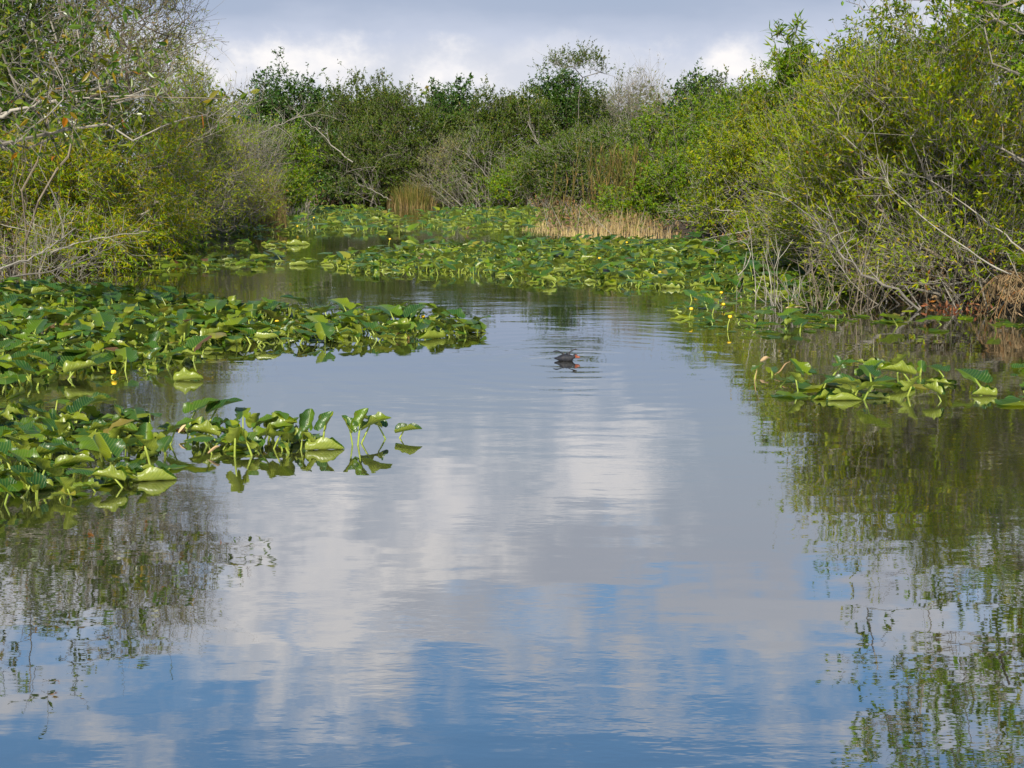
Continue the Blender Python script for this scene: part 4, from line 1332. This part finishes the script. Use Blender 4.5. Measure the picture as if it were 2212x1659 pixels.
# bed: name, where (for labels), footprint in the photograph, spacing, scale, weights of flat cupped tilted rolled upright drooping
BEDS = [
    ('left bed', 'long raised left bed', [(-160, 610), (0, 625), (130, 628), (330, 648), (560, 672), (760, 678), (960, 690), (1040, 712), (1010, 728), (860, 735), (640, 745), (450, 752), (420, 785),
                                              (330, 805), (200, 800), (60, 850), (-160, 870)], 0.128, 0.84, (1, 5, 5, 6, 1.2, 3)),
    ('front cluster', 'nearest left cluster', [(-160, 900), (60, 905), (180, 895), (300, 905), (345, 930), (370, 965), (350, 1000), (335, 1035), (210, 1075), (60, 1085), (-160, 1095)], 0.105, 0.70, (2, 4, 2, 4, 2, 1.5)),
    ('front tip', 'the nearest cluster tip', [(385, 925), (470, 925), (640, 930), (690, 950), (705, 970), (600, 985), (470, 985), (420, 965)], 0.096, 0.64, (0.6, 4, 2, 3, 4, 1.5)),
    ('mid bed', 'large middle bed', [(690, 566), (770, 552), (870, 540), (1000, 530), (1200, 522), (1460, 522), (1720, 545), (1860, 590), (1850, 640), (1700, 640), (1500, 625), (1330, 622), (1150, 612),
                                             (1060, 597), (900, 592), (760, 590)], 0.172, 0.86, (1, 4, 4, 6, 2, 2)),
    ('right dark bed', 'shaded bed below the fern', [(1480, 520), (1740, 548), (1850, 580), (1880, 625), (1720, 630), (1560, 590)], 0.32, 1.15, (0.5, 1, 4, 0.5, 0, 4)),
    ('thin strip', 'thin strip in front of the left bank', [(230, 572), (330, 557), (460, 556), (640, 560), (668, 570), (560, 580), (400, 586), (280, 590)], 0.27, 1.05, (3, 3, 1, 4, 0.2, 1)),
    ('small strip', 'small strip beyond the thin strip', [(350, 532), (450, 528), (560, 527), (655, 532), (640, 540), (500, 546), (380, 548)], 0.36, 1.05, (2, 3, 1, 3, 0.2, 1)),
    ('far left bed', 'far bed on the left of the channel', [(420, 500), (490, 492), (600, 482), (650, 462), (670, 449), (760, 449), (832, 456), (850, 470), (925, 486), (920, 503), (760, 505), (640, 505), (480, 512)], 0.42, 1.15, (2, 4, 3, 3, 1, 3)),
    ('far right bed', 'far bed on the right of the channel', [(905, 462), (1000, 452), (1200, 452), (1235, 462), (1190, 478), (1140, 500), (1050, 503), (930, 500), (925, 482)], 0.42, 1.15, (1, 4, 3, 4, 2, 3)),
    ('far edge', 'row at the foot of the far bank', [(790, 441), (960, 440), (1200, 446), (1210, 450), (960, 446), (800, 446)], 0.55, 1.2, (3, 2, 2, 1, 0, 2)),
    ('right flower bed', 'right bed with flowers', [(1440, 665), (1520, 640), (1690, 640), (1800, 665), (1860, 690), (1790, 712), (1640, 728), (1530, 722)], 0.23, 0.82, (5, 3, 2, 1.5, 1, 1.5)),
    ('right shade row', 'shaded right row', [(1830, 680), (1960, 680), (2300, 690), (2320, 730), (2100, 722), (1880, 705)], 0.38, 1.0, (7, 1, 0.5, 0.3, 0, 2)),
    ('right front row', 'near right row', [(1610, 815), (1680, 805), (1800, 805), (1960, 800), (2010, 815), (1990, 845), (1930, 862), (1800, 870), (1680, 862)], 0.20, 0.84, (3, 4, 1.5, 2.5, 1.5, 1)),
    ('right edge group', 'near right edge group', [(2010, 808), (2120, 800), (2320, 800), (2320, 870), (2180, 862), (2060, 835)], 0.30, 1.0, (4, 3, 1.5, 1, 0.5, 1.5)),
]
LOW = {'right front row': 0.7, 'right edge group': 0.5, 'right flower bed': 0.55, 'right shade row': 0.6, 'thin strip': 0.6, 'small strip': 0.6, 'far edge': 0.6, 'left bed': 0.78, 'mid bed': 0.68, 'far left bed': 0.65, 'far right bed': 0.7, 'right dark bed': 0.8}
rng0 = np.random.default_rng(77)
PADS = []            # x, y, yaw, scale, kind, bed
NAMES = ['flat', 'cupped', 'tilted', 'rolled', 'upright', 'drooping']
for bi, (nm, where, pp, gap, sc, wt) in enumerate(BEDS):
    poly = px_poly(pp)
    wt = np.array(wt) / sum(wt)
    for p in scatter(rng0, poly, gap):
        lk = NAMES[rng0.choice(6, p=wt)]
        PADS.append((p[0], p[1], rng0.uniform(0, 6.28), sc * rng0.choice((0.55, 0.72, 0.85, 0.98, 1.15)) * rng0.uniform(0.9, 1.1), int(rng0.choice(LOOK[lk])), bi))
# single pads that stand apart: picture point of the stalk foot, yaw, scale, kind, label
SOLO = [
    (765, 962, 2.6, 0.62, 12, 'folded lily pad pointing up left on the lone small plant right of the cluster tip'),
    (768, 960, 0.25, 0.70, 4, 'dark lily pad lying low on the lone small plant right of the cluster tip'),
    (770, 962, 0.9, 0.75, 12, 'pale curled lily pad atop the lone small plant right of the cluster tip'),
    (845, 948, 2.7, 0.60, 4, 'dark ragged lily pad at the left of the outermost sprig in open water'),
    (850, 946, 0.05, 0.62, 2, 'thin dark lily pad pointing right at the outermost sprig in open water'),
    (995, 718, 0.0, 0.95, 10, 'long rolled pale green lily pad at the very tip of the long raised left bed'),
    (672, 972, 0.1, 0.72, 10, 'large yellow green rolled pad lying at the end of the nearest cluster tip'),
    (300, 1040, 0.2, 0.72, 10, 'boat shaped yellow green pad floating alone below the nearest left cluster'),
    (20, 815, 3.0, 0.95, 10, 'long pale rolled pad at the left edge between the two left beds'),
    (385, 822, 0.1, 0.78, 8, 'boat shaped pad in open water right of the gap between the left beds'),
    (2045, 868, 2.2, 0.62, 9, 'half sunken tipped pad standing alone right of the near right row'),
    (2145, 855, 3.1, 0.6, 8, 'pale green folded leaf floating at the right below the near group'),
    (625, 530, 0.2, 1.2, 10, 'pale boat shaped pad alone in dark water right of the small far strip'),
    (648, 529, 0.2, 0.8, 10, 'smaller pale boat shaped pad touching the end of the small far strip'),
    (872, 530, 0.3, 1.1, 10, 'pale pad alone at the upper left corner of the large middle bed'),
]
free = [i for i, p in enumerate(PADS)]
near = sorted(free, key=lambda i: PADS[i][1] / PADS[i][3])
x_ok = [i for i in near if abs(PADS[i][0] / PADS[i][1]) < 0.43]
single = set(x_ok[:270])
LOOKWORD = {'flat': 'dark green flat', 'cupped': 'green cupped', 'tilted': 'glossy green tilted', 'rolled': 'yellow green rolled', 'upright': 'upright folded', 'drooping': 'dark green drooping'}


def zone(i):
    x, y = PADS[i][0], PADS[i][1]
    b = PADS[i][5]
    same = [j for j in single if PADS[j][5] == b]
    xs = sorted(PADS[j][0] for j in same)
    ys = sorted(PADS[j][1] for j in same)
    f = np.searchsorted(xs, x) / max(1, len(xs) - 1)
    g = np.searchsorted(ys, y) / max(1, len(ys) - 1)
    hor = ('far left', 'left', 'centre', 'right', 'far right')[min(4, int(f * 5))]
    ver = ('front edge', 'front half', 'rear half', 'rear edge')[min(3, int(g * 4))]
    return hor, ver


def one_pad(x, y, yaw, s, kind, label, group, hz=1.0):
    root = empty('lily_pad', (x, y, 0), label, 'lily pad', group)
    root.rotation_euler = (0, 0, yaw)
    root.scale = (s, s, s * hz)
    for me, nm in zip(PADMESH[kind], ('blade', 'stalk')):
        o = bpy.data.objects.new(nm, me)
        COL.objects.link(o)
        o.parent = root
    return root


for i in sorted(single):
    x, y, yaw, s, kind, b = PADS[i]
    hor, ver = zone(i)
    size = 'large' if s > BEDS[b][4] * 1.06 else 'small' if s < BEDS[b][4] * 0.86 else 'medium'
    lab = f"{size} {LOOKWORD[KINDS[kind][0]]} lily pad, {ver}, {hor} of {BEDS[b][1]}"
    one_pad(x, y, yaw, s, kind, lab, 'lily pads in the ' + BEDS[b][1], LOW.get(BEDS[b][0], 0.85))
for (u, v, yaw, s, kind, lab) in SOLO:
    p = at(u, v)
    one_pad(p[0], p[1], yaw, s, kind, lab, None)


def pad_mass():
    mb, ms = MB(), MB()
    uvs = []
    for kind in range(len(KINDS)):
        idx = [i for i in free if i not in single and PADS[i][4] == kind]
        if not idx:
            continue
        V, F, S, UV = LO[kind]
        A = np.array([PADS[i][:4] for i in idx])
        c, s = np.cos(A[:, 2])[:, None], np.sin(A[:, 2])[:, None]
        sc = A[:, 3][:, None]
        hz = np.array([LOW.get(BEDS[PADS[i][5]][0], 0.85) for i in idx])[:, None]
        W = np.stack([A[:, :1] + sc * (V[None, :, 0] * c - V[None, :, 1] * s), A[:, 1:2] + sc * (V[None, :, 0] * s + V[None, :, 1] * c), sc * hz * V[None, :, 2]], 2)
        uvs.append(np.tile(UV, (len(idx), 1)))
        mb.add(W.reshape(-1, 3), (F[None] + (np.arange(len(idx)) * len(V))[:, None, None]).reshape(-1, 4))
        T = np.stack([A[:, :1] + sc * (S[None, :, 0] * c - S[None, :, 1] * s), A[:, 1:2] + sc * (S[None, :, 0] * s + S[None, :, 1] * c), sc * hz * S[None, :, 2]], 2)
        for a in range(4):
            prisms(ms, T[:, a], T[:, a + 1], np.full(len(idx), 0.009), np.full(len(idx), 0.008), 4)
    o = tag(mb.build('lily_pads', 'pad_blade', smooth=True), 'dense mass of farther lily pads covering the pond', 'lily pads', kind='stuff')
    with_uv(o.data, np.concatenate(uvs))
    ms.build('stalks', 'pad_stalk', o)
    o['kind'] = 'stuff'


pad_mass()


def flower(u, v, hgt, label, s=1.0, mat='flower_yellow', vtop=True):
    p = at(u, v)
    root = empty('lily_flower', p, label, 'flower', 'yellow lily flowers')
    mb = MB()
    lean = np.array((0.04, 0.0, 0))
    tube(mb, [np.array((0, 0, -0.15)), lean * 0.5 + np.array((0, 0, hgt * 0.5)), lean + np.array((0, 0, hgt))], [0.007, 0.007, 0.006], 6)
    mb.build('stalk', 'pad_stalk', root, True)
    mb = MB()
    for k in range(5):                     # five rounded sepals closed to a ball
        a = k * 2 * math.pi / 5
        c = lean + np.array((math.cos(a) * 0.012, math.sin(a) * 0.012, hgt + 0.022)) * np.array((s, s, 1))
        ellipsoid(mb, c, (0.020 * s, 0.020 * s, 0.022 * s), 8, 6)
    mb.build('bloom', mat, root, True)


for (u, v, h, lab) in [
        (1497, 664, 0.10, 'yellow flower on a tall stalk left of the right flower bed, upper of a pair'),
        (1486, 690, 0.12, 'yellow flower below the upper one at the left of the right flower bed'),
        (1569, 712, 0.14, 'round yellow flower standing before the dark round pads of the right flower bed'),
        (1552, 645, 0.07, 'small yellow flower at the back of the right flower bed'),
        (1556, 668, 0.05, 'low yellow flower among the flat pads of the right flower bed'),
        (237, 815, 0.03, 'orange yellow flower low on the water between the left beds'),
        (592, 712, 0.08, 'yellow flower among the stalks of the long raised left bed'),
        (907, 702, 0.09, 'yellow flower near the tip of the long raised left bed'),
        (839, 530, 0.14, 'single orange yellow flower in the dark water above the large middle bed'),
        (1420, 602, 0.10, 'yellow flower at the front edge of the large middle bed'),
        (676, 480, 0.14, 'yellow flower in the far bed right of the big reed clump'),
        (640, 500, 0.14, 'yellow flower at the front of the far bed below the big reed clump'),
        (720, 470, 0.14, 'yellow flower in the middle of the far left bed'),
        (586, 505, 0.16, 'orange yellow flower on the far pads left below the big reed clump'),
        (1350, 540, 0.16, 'yellow flower before the tan grass'),
        (1290, 575, 0.14, 'yellow flower in the middle of the large middle bed')]:
    D = at(u, v)[1]
    flower(u, v, h, lab, 0.85 if D < 20 else 0.85 + (D - 20) / 80)


def litter():
    # dry curled leaves and stalks among the near pads on the right
    rng = np.random.default_rng(800)

    def curl(name, label, cat, u, v, z, yaw, L, W, mat, roll=2.2, rise=0.4):
        p = at(u, v)
        mb = MB()
        V, F = [], []
        nx, ny = 9, 6
        for i in range(nx + 1):
            x = L * (i / nx - 0.5)
            w = W * math.sin(math.pi * (0.08 + 0.88 * i / nx)) ** 0.7
            for j in range(ny + 1):
                a = roll * (j / ny - 0.5)
                V.append((x, w * math.sin(a) / roll, w * (1 - math.cos(a)) / roll + rise * (x + L / 2) + 0.01 * math.sin(x * 40)))
        for i in range(nx):
            for j in range(ny):
                a = i * (ny + 1) + j
                F.append((a, a + ny + 1, a + ny + 2, a + 1))
        mb.add(V, F)
        o = mb.build(name, mat, None, True)
        o.location = (float(p[0]), float(p[1]), z)
        o.rotation_euler = (0, 0, yaw)
        tag(o, label, cat)
    curl('dry_leaf', 'crumpled tan dry leaf standing above the left end of the near right row', 'dry leaf', 1652, 800, 0.10, 0.4, 0.10, 0.09, 'dry_tan', 3.2, 0.1)
    curl('dry_stalk', 'pale slanting dry stalk across the pads of the near right row', 'dry stalk', 1690, 812, 0.01, 0.7, 0.24, 0.03, 'dry_tan', 4.0, 0.55)
    curl('dry_stalk', 'short pale bent stalk at the left end of the near right row', 'dry stalk', 1632, 825, 0.0, 1.2, 0.12, 0.018, 'dry_tan', 4.0, 0.9)
    curl('dry_leaf', 'tan curled scrap on the nearest left cluster by its right end', 'dry leaf', 395, 945, 0.05, 0.9, 0.07, 0.05, 'dry_tan', 3.0, 0.4)
    curl('dry_leaf', 'tan shrivelled bud over the middle of the nearest left cluster', 'dry leaf', 330, 925, 0.07, 2.0, 0.05, 0.04, 'dry_tan', 3.0, 0.5)
    curl('dry_leaf', 'small tan scrap low at the ragged tip', 'dry leaf', 462, 985, 0.03, 0.3, 0.08, 0.06, 'dry_tan', 3.0, 0.3)
    curl('dry_leaf', 'whitish curled petal leaf on the water at the foot of the bare shrub', 'dry leaf', 1720, 668, 0.01, 0.1, 0.30, 0.08, 'dry_tan', 2.4, 0.05)


litter()


def red_leaves():
    rng = np.random.default_rng(820)
    a, b = at(2005, 668), at(2125, 670)
    n = 90
    f = rng.uniform(0, 1, n)[:, None]
    p = a + (b - a) * f + np.column_stack([rng.normal(0, 0.05, n), rng.normal(0, 0.28, n), rng.uniform(0.0, 0.07, n)])
    mb = MB()
    leaves(mb, p, unit(rng.normal(size=(n, 3)) + np.array((0, 0, 0.5))), 0.08, 0.03, rng)
    tag(mb.build('red_leaves', 'leaf_rust'), 'reddish fallen leaves floating under the thick leaning trunk', 'fallen leaves', kind='stuff')


red_leaves()


# ------------------------------------------------------------------ the swimming bird
def bird():
    b = BIRD
    root = empty('water_bird', (b[0], b[1], 0.0), 'dark bird with an orange bill swimming low in open water, wings half lifted', 'bird')
    root.rotation_euler = (0, 0, 0.0)
    # one continuous body: breast, back, tail and a low neck and head turned to the right
    prof = [(-0.125, 0.025, 0.004, 0.010), (-0.105, 0.024, 0.020, 0.014), (-0.075, 0.026, 0.042, 0.028), (-0.035, 0.030, 0.055, 0.040), (0.005, 0.030, 0.056, 0.042),
            (0.040, 0.028, 0.046, 0.036), (0.062, 0.030, 0.030, 0.027), (0.074, 0.048, 0.020, 0.024), (0.088, 0.056, 0.022, 0.023), (0.102, 0.055, 0.018, 0.019), (0.112, 0.050, 0.008, 0.009)]
    V, F = [], []
    nu = 14
    for (x, z, ry, rz) in prof:
        for j in range(nu):
            a = 2 * math.pi * j / nu
            V.append((x, ry * math.cos(a) - 0.25 * max(0, x), z + rz * math.sin(a)))
    for i in range(len(prof) - 1):
        for j in range(nu):
            F.append((i * nu + j, (i + 1) * nu + j, (i + 1) * nu + (j + 1) % nu, i * nu + (j + 1) % nu))
    V += [(-0.13, 0, 0.026), (0.116, -0.029, 0.032)]
    T = [(len(V) - 2, j, (j + 1) % nu) for j in range(nu)] + [(len(V) - 1, (len(prof) - 1) * nu + (j + 1) % nu, (len(prof) - 1) * nu + j) for j in range(nu)]
    mb = MB()
    mb.add(V, F, T)
    mb.build('body', 'feather_dark', root, True)
    mb = MB()
    rot = np.array([(math.cos(-0.5), -math.sin(-0.5), 0), (math.sin(-0.5), math.cos(-0.5), 0), (0, 0, 1)])
    ellipsoid(mb, (0.108, -0.042, 0.044), (0.034, 0.012, 0.012), 10, 8, rot)
    ellipsoid(mb, (0.094, -0.038, 0.058), (0.016, 0.010, 0.012), 10, 8, rot)
    mb.build('bill', 'bill_orange', root, True)
    for sy in (-1, 1):
        e = MB()
        ellipsoid(e, (0.090, -0.022 + sy * 0.021, 0.062), (0.004, 0.003, 0.004), 8, 6)
        e.build('eye', 'eye_black', root, True)
    for sgn in (-1, 1):                     # wings lifted off the back, tips out to the sides
        mb = MB()
        V, F = [], []
        n, m = 9, 5
        for i in range(n + 1):
            f = i / n
            for j in range(m + 1):
                g = j / m
                ch = 0.075 * (1 - 0.75 * f ** 1.8)
                V.append((sgn * (0.018 + 0.105 * f) - 0.015, 0.03 - ch * (g - 0.3), 0.066 + 0.040 * math.sin(f * 2.0) + (0.014 * f * f if sgn > 0 else -0.012 * f * f) + 0.006 * math.sin(g * 3.14)))
        k = len(V)
        V += [(x, y, z - 0.006 * (1 - abs(i % (m + 1) - m / 2) / m)) for i, (x, y, z) in enumerate(V)]
        for i in range(n):
            for j in range(m):
                a = i * (m + 1) + j
                F.append((a, a + m + 1, a + m + 2, a + 1))
                F.append((k + a, k + a + 1, k + a + m + 2, k + a + m + 1))
        mb.add(V, F)
        mb.build('wing', 'feather_dark', root, True)
    mb = MB()
    for q in ((-0.03, 0.0), (0.0, 0.0), (0.03, 0.0)):
        tube(mb, [(q[0], q[1], 0.05), (q[0] * 1.1, q[1], 0.085)], [0.008, 0.004], 5)
    mb.build('back_feathers', 'feather_dark', root, True)


bird()
